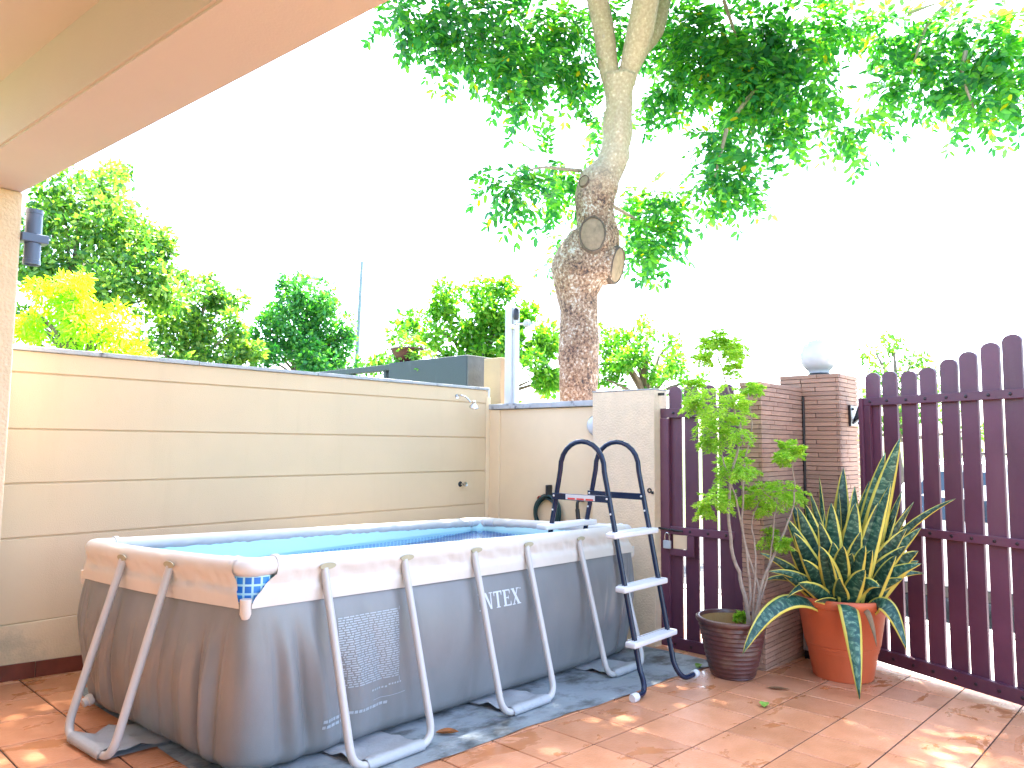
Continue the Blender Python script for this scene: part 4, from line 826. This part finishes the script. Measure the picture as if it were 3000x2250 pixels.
# sansevieria
def sans_mat():
    m, t, p, o = node_mat('variegated_sword_leaf')
    uv = N(t, 'ShaderNodeUVMap'); uv.uv_map = 'UVMap'; sp = N(t, 'ShaderNodeSeparateXYZ'); t.links.new(uv.outputs[0], sp.inputs[0])
    tc = N(t, 'ShaderNodeTexCoord'); nz = N(t, 'ShaderNodeTexNoise', Scale=9.0, Detail=3.0); t.links.new(tc.outputs['Object'], nz.inputs['Vector'])
    ab = N(t, 'ShaderNodeMath', operation='ABSOLUTE'); t.links.new(sp.outputs[0], ab.inputs[0])
    ad = N(t, 'ShaderNodeMath', operation='MULTIPLY_ADD'); t.links.new(nz.outputs[0], ad.inputs[0]); ad.inputs[1].default_value = .16; t.links.new(ab.outputs[0], ad.inputs[2])
    edge = ramp(t, [(.79, (0, 0, 0)), (.84, (1, 1, 1))]); t.links.new(ad.outputs[0], edge.inputs[0])
    mp = N(t, 'ShaderNodeMapping'); mp.inputs['Scale'].default_value = (1.2, 34, 1); t.links.new(uv.outputs[0], mp.inputs[0])
    n2 = N(t, 'ShaderNodeTexNoise', Scale=1.0, Detail=4.0, Distortion=.8); t.links.new(mp.outputs[0], n2.inputs['Vector'])
    band = ramp(t, [(.42, (.010, .052, .040)), (.54, (.026, .095, .064)), (.66, (.13, .23, .15))]); t.links.new(n2.outputs[0], band.inputs[0])
    oi = N(t, 'ShaderNodeObjectInfo'); rr = ramp(t, [(0, (.7, .7, .72)), (1, (1.2, 1.2, 1.15))]); t.links.new(oi.outputs['Random'], rr.inputs[0])
    g = mixc(t, band.outputs[0], rr.outputs[0], 1.0, 'MULTIPLY')
    col = mixc(t, g, (.66, .56, .10), edge.outputs[0]); t.links.new(col, p.inputs['Base Color']); p.inputs['Roughness'].default_value = .38; p.inputs['Specular IOR Level'].default_value = .4
    return m
M['sans'] = sans_mat()
M['sans_dry'] = pbr('dried_leaf', (.20, .13, .07), .8, .3, 9, .2, 40)
snk = thing('snake_plant', 'tall clump of upright green and yellow edged sword leaves', 'plant', (OX, OY, oz + .58))
def sword(b0, c0, t0, wd, mat_, face, nseg=16):
    bm = bmesh.new(); uvl = bm.loops.layers.uv.new('UVMap'); P = bez(b0, c0, t0, nseg); rows = []; ln = sum((a - b_).length for a, b_ in zip(P[:-1], P[1:])); acc = 0
    for i, p in enumerate(P):
        q = i / nseg; T_ = (P[min(i + 1, nseg)] - P[max(i - 1, 0)]).normalized(); B = T_.cross(face); B.normalize(); Nn = B.cross(T_)
        wv = wd * .5 * max(.0, math.sin(math.pi * (.20 + .80 * q))) ** .75 if q < 1 else .0006
        tw = .35 * math.sin(q * 2.2 + wd * 90); B2 = B * math.cos(tw) + Nn * math.sin(tw); N2 = T_.cross(B2)
        rows.append([(bm.verts.new(p + B2 * (c * wv) + N2 * (.28 * wv * (c * c - .5))), c, q * ln) for c in (-1, -.62, 0, .62, 1)])
    for A, B in zip(rows[:-1], rows[1:]):
        for c in range(4):
            f = bm.faces.new((A[c][0], A[c + 1][0], B[c + 1][0], B[c][0]))
            for lp, s in zip(f.loops, (A[c], A[c + 1], B[c + 1], B[c])): lp[uvl].uv = (s[1], s[2])
    o = obj('leaf', bm, mat_, snk, 'all')
    md = o.modifiers.new('thick', 'SOLIDIFY'); md.thickness = .004; md.offset = 0
    return o
cdir = Vector((-.92, -.36, .15))
extra = []
for k in range(4):
    a = random.uniform(0, 6.28); rr_ = random.uniform(.10, .34); extra.append((OX + rr_ * math.cos(a) * 1.1, OY + rr_ * math.sin(a) * 1.1, oz + random.uniform(.95, 1.6), random.uniform(.06, .085), 0))
for (x, y, z, wd, kd) in SANS + extra:
    T_ = Vector((x, y, z)); hd_ = Vector((x - OX, y - OY, 0)); rad = min(.24, hd_.length * (.55 if kd < 2 else .8)); hd_ = hd_.normalized() if hd_.length > 1e-3 else Vector((1, 0, 0))
    b0 = Vector((OX, OY, oz + .56)) + hd_ * rad * (random.uniform(.5, .9) if kd < 2 else 1.1) + Vector((random.uniform(-.04, .04), random.uniform(-.04, .04), 0))
    if kd == 0: c0 = b0.lerp(T_, .5); c0.x = b0.x * .62 + T_.x * .38; c0.y = b0.y * .62 + T_.y * .38; c0.z += .05
    elif kd == 1: c0 = b0 * .66 + T_ * .34; c0.z = b0.z + max(.30, (T_.z - b0.z) * .72)
    else: c0 = b0 * .45 + T_ * .55; c0.z = b0.z + (.26 if wd > .04 else .12)
    fc = (cdir + Vector((random.uniform(-.7, .7), random.uniform(-.7, .7), 0))).normalized()
    if kd == 2: fc = (cdir + Vector((0, 0, .9))).normalized()
    sword(b0, c0, T_, wd * (1.4 if wd <= .06 else 2.05 if z > .95 and kd == 0 else 1.8), M['sans'] if wd > .035 else M['sans_dry'], fc)

# ming aralia
M['stem'] = pbr('grey_brown_stem', (.30, .24, .19), .85, .25, 25, .6, 60)
M['fern'] = leafmat('ferny_leaf', (.16, .32, .03), (.28, .48, .05), (.52, .60, .14), .45, .5, tcol=(.9, 1, .35))
ara = thing('ferny_shrub', 'thin stemmed shrub with feathery light green leaves in the brown pot', 'shrub', (BX, BY, bz + .36))
for k, s in enumerate(STEMS):
    pts = catmull(s, 5); n = len(pts); r0 = (.017, .012, .014, .012, .009, .010)[k]
    pts = [Vector(p) + Vector((random.uniform(-.006, .006), random.uniform(-.006, .006), 0)) for p in pts]
    pts[0].z -= .03
    obj('stem', tube(pts, [r0 * (1 - .72 * i / (n - 1)) for i in range(n)], 8), M['stem'], ara, True)
def fronds(clumps, nf, seed):
    g = np.random.default_rng(seed); V = []; 
    for (cx_, cy_, cz_, cr) in clumps:
        for f_ in range(nf):
            a = g.uniform(0, 6.283); el = g.uniform(-.9, 1.2); d = np.array([math.cos(a) * math.cos(el), math.sin(a) * math.cos(el), math.sin(el)])
            base = np.array([cx_, cy_, cz_]) + g.normal(0, .25, 3) * cr * .5 - np.array([0, 0, cr * .3]); ln = cr * g.uniform(.8, 1.35)
            side = np.cross(d, [0, 0, 1.0]); side /= np.linalg.norm(side) + 1e-6
            for i in range(8):
                q = .2 + .8 * i / 7; p = base + d * ln * q + np.array([0, 0, -.38 * ln * q * q]); pl = ln * .42 * math.sin(math.pi * (.15 + .75 * q)) 
                for s in (-1, 1):
                    pd = side * s * .8 + d * .55 + np.array([0, 0, -.25]); pd /= np.linalg.norm(pd)
                    for j in range(5):
                        pp_ = p + pd * pl * (j + .6) / 5; for_s = (1 if j % 2 else -1)
                        ld = pd + np.cross(pd, [0, 0, 1]) * for_s * .9 + g.normal(0, .35, 3); ld /= np.linalg.norm(ld)
                        wv = np.cross(ld, g.normal(0, 1, 3)); wv /= np.linalg.norm(wv) + 1e-6
                        l = .032 * g.uniform(.7, 1.3); w_ = .0042 * g.uniform(.8, 1.4)
                        V.append([pp_, pp_ + ld * l * .5 + wv * w_, pp_ + ld * l, pp_ + ld * l * .5 - wv * w_])
    V = np.array(V).reshape(-1, 3); return V, np.arange(len(V)).reshape(-1, 4)
V, Fc = fronds(ARALIA, 14, 5)
numpy_mesh('foliage', V, Fc, 4, M['fern'], ara)

# ================================================================ STREET TREE
M['bark'] = None
def bark_mat():
    m, t, p, o = node_mat('mottled_bark')
    tc = N(t, 'ShaderNodeTexCoord'); sp = N(t, 'ShaderNodeSeparateXYZ'); t.links.new(tc.outputs['Object'], sp.inputs[0])
    n1 = N(t, 'ShaderNodeTexNoise', Scale=30.0, Detail=9.0, Roughness=.7); t.links.new(tc.outputs['Object'], n1.inputs['Vector'])
    r1 = ramp(t, [(.37, (.045, .036, .042)), (.47, (.25, .145, .095)), (.57, (.40, .28, .20)), (.67, (.64, .60, .56))]); t.links.new(n1.outputs[0], r1.inputs[0])
    n5 = N(t, 'ShaderNodeTexNoise', Scale=4.5, Detail=4.0); t.links.new(tc.outputs['Object'], n5.inputs['Vector'])
    ma = N(t, 'ShaderNodeMath', operation='MULTIPLY_ADD'); t.links.new(n5.outputs[0], ma.inputs[0]); ma.inputs[1].default_value = .35; ma.inputs[2].default_value = -.165
    mb = N(t, 'ShaderNodeMath', operation='ADD'); t.links.new(ma.outputs[0], mb.inputs[0]); t.links.new(n1.outputs[0], mb.inputs[1]); t.links.new(mb.outputs[0], r1.inputs[0])
    n2 = N(t, 'ShaderNodeTexNoise', Scale=30.0, Detail=5.0); t.links.new(tc.outputs['Object'], n2.inputs['Vector'])
    r2 = ramp(t, [(.35, (.36, .29, .225)), (.62, (.47, .39, .31)), (.72, (.64, .57, .49))]); t.links.new(n2.outputs[0], r2.inputs[0])
    mr = N(t, 'ShaderNodeMapRange'); mr.inputs[1].default_value = 4.95; mr.inputs[2].default_value = 5.45; t.links.new(sp.outputs[2], mr.inputs[0])
    t.links.new(mixc(t, r1.outputs[0], r2.outputs[0], mr.outputs[0]), p.inputs['Base Color']); p.inputs['Roughness'].default_value = .9
    vo = N(t, 'ShaderNodeTexVoronoi', Scale=26.0); mp = N(t, 'ShaderNodeMapping'); mp.inputs['Scale'].default_value = (1, 1, .45); t.links.new(tc.outputs['Object'], mp.inputs[0]); t.links.new(mp.outputs[0], vo.inputs['Vector'])
    hs_ = N(t, 'ShaderNodeMath', operation='ADD'); t.links.new(vo.outputs['Distance'], hs_.inputs[0]); t.links.new(n1.outputs[0], hs_.inputs[1])
    st = N(t, 'ShaderNodeMapRange'); st.inputs[1].default_value = 4.9; st.inputs[2].default_value = 5.4; st.inputs[3].default_value = .9; st.inputs[4].default_value = .25; t.links.new(sp.outputs[2], st.inputs[0])
    b_ = N(t, 'ShaderNodeBump', Distance=.03); t.links.new(st.outputs[0], b_.inputs['Strength']); t.links.new(hs_.outputs[0], b_.inputs['Height']); t.links.new(b_.outputs[0], p.inputs['Normal'])
    return m
M['bark'] = bark_mat()
M['cutwood'] = pbr('weathered_cut_wood', (.27, .19, .125), .8, .22, 14, .4, 50, dirt=(.10, .07, .05), dirt_scale=(10, 10, 3), dirt_lo=.55, dirt_hi=.7)
M['tree_leaf'] = leafmat('street_tree_leaf', (.018, .115, .070), (.045, .23, .085), (.18, .46, .06), .48, .34, yellow=(.55, .42, .02), yfrac=.012, tcol=(.85, 1, .30))
tree = thing('street_tree', 'tall forked tree with pale knobbly trunk behind the back wall', 'tree', (7.19, 5.49, -.5))
tp_ = [(7.23, 5.53, -.6, .30), (7.21, 5.51, .6, .255)] + TRUNK
cen = catmull([t[:3] for t in tp_], 3); rad = [float(x) for x in np.interp(np.linspace(0, len(tp_) - 1, len(cen)), range(len(tp_)), [t[3] for t in tp_])]
tb = tube(cen, rad, 26)
def bumpy(bm_, a1, a2):
    for v_ in bm_.verts:
        c = v_.co; k = a1 * (math.sin(c.x * 13 + c.z * 7) * math.sin(c.y * 15 - c.z * 5)) + a2 * math.sin(c.z * 31 + c.x * 40) * math.sin(c.y * 37)
        v_.co += Vector((math.sin(c.y * 9 + c.z * 4), math.cos(c.x * 9 - c.z * 5), 0)) * k
bumpy(tb, .018, .010)
for br in BRANCH:
    pts = catmull([q[:3] for q in br], 4); rr_ = [float(x) for x in np.interp(np.linspace(0, len(br) - 1, len(pts)), range(len(br)), [q[3] for q in br])]; tube(pts, rr_, 18, tb)
# swollen collars round the sawn-off limbs
def collar(p, q, r0, r1): tube([p, Vector(p).lerp(Vector(q), .5), q], [r0, (r0 + r1) / 2 * 1.06, r1], 20, tb)
VW = Vector((-.80, -.58, .12)).normalized(); 
c1 = Vector((6.885, 5.05, 3.985)); c2 = Vector((7.27, 4.965, 3.67)); c3 = Vector((6.90, 5.19, 4.66))
collar(c1 - VW * .24, c1 - VW * .012, .24, .175); d2 = Vector((.22, -.94, -.22)).normalized(); collar(c2 - d2 * .26, c2, .27, .215); d3 = Vector((-.90, -.05, .25)).normalized(); collar(c3 - d3 * .16, c3, .14, .075)
obj('trunk', tb, M['bark'], tree, 'all')
def cutface(c, n, r, sx, nm='pruning_cut'):
    q = n.to_track_quat('Z', 'Y').to_matrix().to_4x4(); b_ = lathe([(0, .016), (r * .5, .014), (r * .86, .010), (r * .97, .0), (r, -.03)], (0, 0, 0), 26)
    bmesh.ops.transform(b_, matrix=Matrix.Translation(c) @ q @ Matrix.Diagonal((*sx, 1, 1)), verts=b_.verts); obj(nm, b_, M['cutwood'], tree, True)
M['cut_rim'] = pbr('dark_callus_bark', (.10, .075, .06), .95, .3, 30, .6, 40)
def rimring(c, n, r, sx):
    q = n.to_track_quat('Z', 'Y').to_matrix().to_4x4(); b_ = lathe([(r * 1.0, -.03), (r * 1.0, .008), (r * 1.05, .014), (r * 1.12, .0), (r * 1.18, -.05)], (0, 0, 0), 26)
    bmesh.ops.transform(b_, matrix=Matrix.Translation(c) @ q @ Matrix.Diagonal((*sx, 1, 1)), verts=b_.verts); bumpy(b_, .012, .01); obj('callus_ring', b_, M['cut_rim'], tree, True)
rimring(c1, VW, .172, (.82, 1.18)); rimring(c2, d2, .195, (.9, 1.05)); rimring(c3, d3, .066, (1, 1.1))
cutface(c1, VW, .178, (.82, 1.18)); cutface(c2 + d2 * .002, d2, .20, (.9, 1.05)); cutface(c3, d3, .068, (1, 1.1))
for t_ in TWIGS: obj('branch', tube(catmull(t_, 4), [.026 - .016 * i / (4 * (len(t_) - 1)) for i in range(4 * (len(t_) - 1) + 1)], 7), M['stem'], tree, True)
g = np.random.default_rng(4)
CAMI = np.array(Minv)
def above_frame(p, r_):
    q = CAMI[:3, :3] @ p + CAMI[:3, 3]
    return q[2] > 0 or (q[1] / max(1e-3, -q[2])) > .53 + 1.2 * r_ / max(1e-3, -q[2]) 
UP = []
for k in range(1200):
    p = np.array([g.uniform(2.6, 12.4), g.uniform(-1.8, 10.5), g.uniform(6.0, 10.5)]); r_ = g.uniform(.45, .75)
    dd = math.hypot((p[0] - 7.4) / .92, p[1] - 5.0)
    if dd > 3.9 or p[2] > 10.6 - .09 * dd * dd or p[2] < 6.0 + .06 * dd * dd - .3: continue
    if not above_frame(p, r_ + .25): continue
    if any((p[0] - q[0]) ** 2 + (p[1] - q[1]) ** 2 + (p[2] - q[2]) ** 2 < .72 for q in UP): continue
    UP.append((*p, r_))
for (x, y, z, r_) in UP[::3]:
    s = Vector((6.9, 4.6, 7.3)); e = Vector((x, y, z)); m_ = s.lerp(e, .5) + Vector((0, 0, .25))
    pts = bez(s, m_, e, 7); q_ = [CAMI[:3, :3] @ np.array(p) + CAMI[:3, 3] for p in pts]
    if all(above_frame(np.array(p), .06) for p in pts): obj('branch', tube(pts, [.05 - .006 * i for i in range(8)], 6), M['stem'], tree, True)
def compound(clumps, dens, scale, g, npair=5):
    V = []
    lx = np.array([0, .30, .72, 1, .72, .30]); ly = np.array([0, .5, .46, 0, -.46, -.5])
    out = []
    for (cx_, cy_, cz_, cr) in clumps:
        n = max(6, int(dens * cr * cr))
        dirs = g.normal(0, 1, (n, 3)); dirs /= np.linalg.norm(dirs, axis=1)[:, None]; rad_ = cr * g.uniform(.15, 1.0, n) ** .6
        base = np.array([cx_, cy_, cz_]) + dirs * (rad_ * max(.25, 1 - .20 * scale / cr))[:, None]
        d = dirs * .95 + g.normal(0, .42, (n, 3)) + np.array([0, 0, -.40]); d /= np.linalg.norm(d, axis=1)[:, None]
        up = g.normal(0, .35, (n, 3)) + np.array([0, 0, 1.0]); s = np.cross(d, up); s /= np.linalg.norm(s, axis=1)[:, None] + 1e-9; nn = np.cross(s, d)
        ln = scale * g.uniform(.26, .40, n)
        for j in range(npair * 2 + 1):
            if j < npair * 2:
                q = (.22 + .74 * (j // 2) / (npair - 1)) * np.ones(n); sg_ = 1 if j % 2 else -1
                ld = s * sg_ * .82 + d * .55 - nn * g.uniform(.0, .5, n)[:, None]
            else: q = np.ones(n); ld = d - nn * .3
            ld = ld + g.normal(0, .16, (n, 3)); ld /= np.linalg.norm(ld, axis=1)[:, None]
            p = base + d * (ln * q)[:, None] - np.array([0, 0, 1.0]) * (.25 * ln * q * q)[:, None]
            wv = np.cross(ld, nn + g.normal(0, .3, (n, 3))); wv /= np.linalg.norm(wv, axis=1)[:, None] + 1e-9; hv = np.cross(wv, ld)
            L_ = scale * g.uniform(.075, .115, n); W_ = L_ * g.uniform(.36, .46, n)
            pts = p[:, None, :] + ld[:, None, :] * (L_[:, None] * lx)[:, :, None] + wv[:, None, :] * (W_[:, None] * ly)[:, :, None] - hv[:, None, :] * (L_[:, None] * .16 * lx * lx)[:, :, None]
            out.append(pts.reshape(-1, 3))
    V = np.concatenate(out); return V, np.arange(len(V)).reshape(-1, 6)
V1, F1 = compound([(*c_[:3], c_[3] * .96) for c_ in CROWN], 430, 1.15, np.random.default_rng(8)); V2, F2 = compound(UP, 170, 1.9, np.random.default_rng(9), 4)
numpy_mesh('crown', np.concatenate([V1, V2]), np.concatenate([F1, F2 + len(V1)]), 6, M['tree_leaf'], tree)

# ================================================================ BACKGROUND TREES
M['bg_bark'] = pbr('grey_bark', (.16, .12, .09), .9, .25, 8, .5, 30)
def bg_tree(name, label, clumps, dens, leaf, mat_, seed, base=None, droop=.3, asp=.55, cat='tree', group=None, inner=True):
    g = np.random.default_rng(seed); c = np.array(clumps); cx_, cy_ = (c[:, 0].mean(), c[:, 1].mean()) if base is None else base
    t_ = thing(name, label, cat, (cx_, cy_, -.6), 0, group)
    tb_ = bmesh.new(); zc = c[:, 2].min(); h_ = c[:, 2].max()
    tube([(cx_, cy_, -.65), (cx_ + .1, cy_, (zc - .6) * .5), (cx_, cy_ + .1, zc), (cx_ + .05, cy_, (zc + h_) / 2)], [.05 * h_ / 2 + .04, .04 * h_ / 2 + .03, .03 * h_ / 2 + .02, .02], 9, tb_)
    for q in clumps: tube([(cx_, cy_, zc * .8 + q[2] * .1), (cx_ * .5 + q[0] * .5, cy_ * .5 + q[1] * .5, q[2] * .8 + zc * .15), q[:3]], [.05, .035, .012], 6, tb_)
    obj('trunk', tb_, M['bg_bark'], t_, True)
    out = []
    for (x, y, z, r_) in clumps:
        n = int(dens * r_ * r_); d = g.normal(0, 1, (n, 3)); d /= np.linalg.norm(d, axis=1)[:, None]
        nb_ = max(3, int(r_ * r_ * 10)); sub = g.normal(0, 1, (nb_, 3)); sub /= np.linalg.norm(sub, axis=1)[:, None]; sub *= r_ * g.uniform(.35, .9, nb_)[:, None]; w_ = g.integers(0, nb_, n)
        p = np.array([x, y, z]) + sub[w_] + d * (r_ * .52 * g.uniform(.1, 1, n) ** .45)[:, None]
        ld = d + g.normal(0, .8, (n, 3)) + np.array([0, 0, -droop]); ld /= np.linalg.norm(ld, axis=1)[:, None]
        wv = np.cross(ld, g.normal(0, 1, (n, 3))); wv /= np.linalg.norm(wv, axis=1)[:, None] + 1e-9
        L_ = leaf * g.uniform(.6, 1.35, n); W_ = L_ * asp * .5
        pts = np.stack([p, p + ld * (L_ * .45)[:, None] + wv * W_[:, None], p + ld * L_[:, None], p + ld * (L_ * .45)[:, None] - wv * W_[:, None]], 1); out.append(pts.reshape(-1, 3))
    V = np.concatenate(out); numpy_mesh('crown', V, np.arange(len(V)).reshape(-1, 4), 4, mat_, t_); return t_
M['lf_a'] = leafmat('dense_tree_leaf', (.022, .095, .035), (.08, .22, .045), (.33, .45, .10), .40, .4, tcol=(.9, 1, .35))
M['lf_b'] = leafmat('blue_green_leaf', (.014, .095, .035), (.035, .20, .055), (.14, .36, .06), .38, .45, tcol=(.85, 1, .35))
M['lf_c'] = leafmat('sunny_shrub_leaf', (.02, .12, .014), (.075, .26, .022), (.24, .42, .06), .42, .4, tcol=(.9, 1, .35))
M['lf_y'] = leafmat('golden_bamboo_leaf', (.20, .44, .010), (.34, .62, .02), (.55, .78, .12), .45, .5, tcol=(1, 1, .3))
M['lf_p'] = leafmat('pale_thin_leaf', (.03, .12, .02), (.08, .20, .03), (.22, .32, .08), .4, .45, tcol=(.9, 1, .4))
bg_tree('broadleaf_tree', 'huge dense tree rising behind the grooved wall beside the porch column', BT['big'], 1500, .17, M['lf_a'], 21, (6.4, 21.8))
bg_tree('broadleaf_tree', 'medium tree with layered crown right of the huge tree beyond the wall', BT['mid'], 1500, .17, M['lf_a'], 22, (9.6, 21.4))
bg_tree('broadleaf_tree', 'dark blue green rounded tree just left of the street light', BT['t2'], 1700, .16, M['lf_b'], 23, (12.8, 21.0))
bg_tree('flowering_shrub', 'bright green leafy shrub behind the planter and the white post', BT['bush'], 3200, .11, M['lf_c'], 24, (9.3, 9.2), cat='shrub')
bg_tree('flowering_shrub', 'bright green shrub right of the trunk above the cream pier', BT['rb'], 2600, .10, M['lf_c'], 25, (11.9, 7.5), cat='shrub')
bg_tree('slender_tree', 'thin pale green tree beyond the gate right of the globe lamp', BT['fr'], 1000, .11, M['lf_p'], 26, (15.8, 4.2))
bg_tree('golden_bush', 'glowing yellow green bush just behind the grooved wall at the left', BT['yel'], 6500, .085, M['lf_y'], 27, (3.0, 10.0), droop=.7, asp=.28, cat='shrub')
# ================================================================ STREET LIGHT
M['pole_grey'] = pbr('galvanised_pole', (.22, .26, .30), .5, .05, 4, 0)
sl = thing('street_light', 'tall thin grey street light pole with a long arm beyond the wall', 'street light', (15.36, 21.6, -.6))
obj('pole', tube([(15.37, 21.6, -.6), (15.34, 21.5, 4.0), (15.25, 21.2, 7.9)], [.095, .08, .055], 10), M['pole_grey'], sl, True)
obj('arm', tube([(15.29, 21.27, 6.95), (14.75, 21.85, 7.12), (14.3, 22.33, 7.27)], [.022, .02, .018], 8), M['pole_grey'], sl, True)
obj('lamp_head', box(14.0, 14.4, 22.25, 22.55, 7.24, 7.34, .03), M['greymetal'], sl)
# ================================================================ NEIGHBOUR'S FRONT
nbp = thing('planter_wall', 'charcoal painted planter box wall next door behind the coping', 'planter', (6.5, 7.1, -.5))
obj('box_wall', box(6.20, 6.62, 6.43, 7.95, -.9, 2.60, .01), M['charcoal'], nbp)
obj('soil_surface', box(6.26, 6.56, 6.49, 7.89, 2.602, 2.61), M['soil'], nbp)
obj('render_end', box(6.205, 6.615, 6.412, 6.428, 1.0, 2.595, .003), pbr('grey_render', (.11, .12, .125), .8, .25, 5, .5, 50), nbp)
rl = thing('dark_rail', 'low dark rail left of the charcoal planter beyond the wall', 'rail', (6.35, 8.8, -.5))
obj('top_rail', box(6.30, 6.42, 7.97, 9.9, 2.52, 2.60, .006), M['charcoal'], rl)
for y in (8.2, 9.0, 9.8): obj('post', box(6.32, 6.40, y - .03, y + .03, -.8, 2.519, .004), M['charcoal'], rl)
obj('infill_panel', box(6.35, 6.37, 7.97, 9.77, -.5, 2.40), M['whitepaint'], rl)
bw_ = thing('bowl_planter', 'maroon ribbed bowl on the charcoal planter with trailing yellow green leaves', 'pot', (6.42, 7.80, 2.612))
M['maroon'] = pbr('maroon_plastic', (.10, .03, .045), .5, .1, 6, .05, 50)
bb = lathe([(0, .0), (.10, 0), (.12, .01), (.20, .10), (.245, .17), (.255, .175), (.255, .19), (.235, .19), (.22, .16), (0, .15)], (6.42, 7.80, 2.612), 48)
for v_ in bb.verts:
    dx, dy = v_.co.x - 6.42, v_.co.y - 7.80; a = math.atan2(dy, dx); rr_ = math.hypot(dx, dy)
    if rr_ > .05 and v_.co.z < 2.612 + .168: k = 1 + .025 * math.cos(a * 24); v_.co.x = 6.42 + dx * k; v_.co.y = 7.80 + dy * k
obj('bowl', bb, M['maroon'], bw_, True)
bg_t = thing('trailing_plant', 'yellow green trailing plant growing in the maroon bowl', 'plant', (6.42, 7.8, 2.77))
Vx, Fx = compound([(6.42, 7.8, 2.85, .20), (6.38, 7.62, 2.80, .15), (6.38, 7.5, 2.72, .12), (6.45, 7.95, 2.86, .14), (6.35, 7.45, 2.64, .08)], 900, .55, np.random.default_rng(3)); numpy_mesh('foliage', Vx, Fx, 6, M['lf_c'], bg_t)

# ================================================================ PARKED CAR
CX, CZ = 10.0, -.50
car = thing('parked_car', 'white people carrier parked outside and glimpsed through the slatted gate', 'car', (CX + .9, 1.6, CZ))
M['carpaint'] = pbr('white_car_paint', (.78, .78, .79), .22, .01, 2, 0, coat=.6)
M['glass'] = pbr('tinted_car_glass', (.015, .03, .05), .06, .05, 2, 0, spec=.8)
M['tyre'] = pbr('tyre_rubber', (.012, .012, .013), .85, .2, 20, .2, 90)
def car_side(y): # roof height profile along the car, y from tail (-) to nose (+)
    return float(np.interp(y, [-2.2, -2.12, -1.9, -.2, .9, 1.35, 1.75, 2.2, 2.32], [1.0, 1.35, 1.86, 1.92, 1.86, 1.25, 1.12, .95, .75]))
bm = bmesh.new(); ys = np.linspace(-2.2, 2.32, 40); rings = []
for y in ys:
    top = car_side(y); belt = min(top, 1.12); tw = .70 if top > 1.3 else .80
    endk = 1 - .10 * max(0, (abs(y - .05) - 1.7) / .6) ** 2
    pr2 = [(.84, .28), (.90, .45), (.915, .75), (.90, belt - .04), (.87, belt)]
    if top > belt + .08: pr2 += [(.82, belt + (top - belt) * .45), (tw + .02, top - .10), (tw - .08, top - .015)]
    else: pr2 += [(.84, (belt + top) / 2 + .0), (.78, top), (.66, top + .01)]
    pr2 += [(.30, top + .02)]
    full_ = [(-a, c) for a, c in pr2] + [(a, c) for a, c in pr2[::-1]]
    rings.append([bm.verts.new((CX + .9 + a * endk, 1.6 + y, CZ + c)) for a, c in full_])
for A, B in zip(rings[:-1], rings[1:]):
    for k in range(len(A)): k2 = (k + 1) % len(A); bm.faces.new((A[k], A[k2], B[k2], B[k]))
bm.faces.new(rings[0]); bm.faces.new(rings[-1][::-1])
obj('body', bm, M['carpaint'], car, True)
for y0, y1 in ((-1.95, -1.15), (-1.08, -.10), (-.03, .80)):
    def xw(z): return CX + .9 - (.885 - (.18) * (z - 1.14) / .70) 
    z0, z1 = 1.17, 1.74
    yb = (y0, y1 + (.28 if y1 > .7 else 0)); w_ = bmesh.new()
    pts = [(xw(z0) - .014, 1.6 + yb[0], CZ + z0), (xw(z0) - .014, 1.6 + yb[1], CZ + z0), (xw(z1) - .014, 1.6 + y1 - .02, CZ + z1), (xw(z1) - .014, 1.6 + y0 + .06, CZ + z1)]
    obj('window', extrude_poly(pts, (.02, 0, 0), w_), M['glass'], car)
for y in (-1.45, 1.45):
    wh = obj('wheel', lathe([(.20, -.02), (.30, -.03), (.325, 0), (.325, .19), (.30, .21), (.20, .2)], (CX - .02, 1.6 + y, CZ + .325), 30, axis='X'), M['tyre'], car, True)
    obj('rim', lathe([(0, -.015), (.06, -.02), (.12, .01), (.19, -.005), (.205, .01), (.205, .08)], (CX - .02, 1.6 + y, CZ + .325), 20, axis='X'), M['steel'], wh, True)
    wh2 = obj('wheel', lathe([(.20, .02), (.30, .03), (.325, 0), (.325, -.19), (.30, -.21), (.20, -.2)], (CX + 1.82, 1.6 + y, CZ + .325), 30, axis='X'), M['tyre'], car, True)
    obj('wheel_arch', lathe([(.40, .005), (.33, .005), (.33, .03), (.40, .03), (.40, .005)], (CX - .021, 1.6 + y, CZ + .33), 30, axis='X'), M['black'], car, True)
for xx in (CX + .22, CX + 1.58): obj('roof_rail', tube([(xx, 0, CZ + 1.88), (xx, .2, CZ + 1.96), (xx, 2.0, CZ + 1.96), (xx, 2.2, CZ + 1.88)], .018, 8), M['black'], car, True)
obj('sill_trim', box(CX + .0, CX + .03, .5, 2.7, CZ + .26, CZ + .40, .01), M['black'], car)
obj('door_handle', box(CX - .035, CX - .012, 1.3, 1.5, CZ + .98, CZ + 1.01, .005), M['black'], car)
obj('door_handle', box(CX - .035, CX - .012, 2.2, 2.4, CZ + .98, CZ + 1.01, .005), M['black'], car)
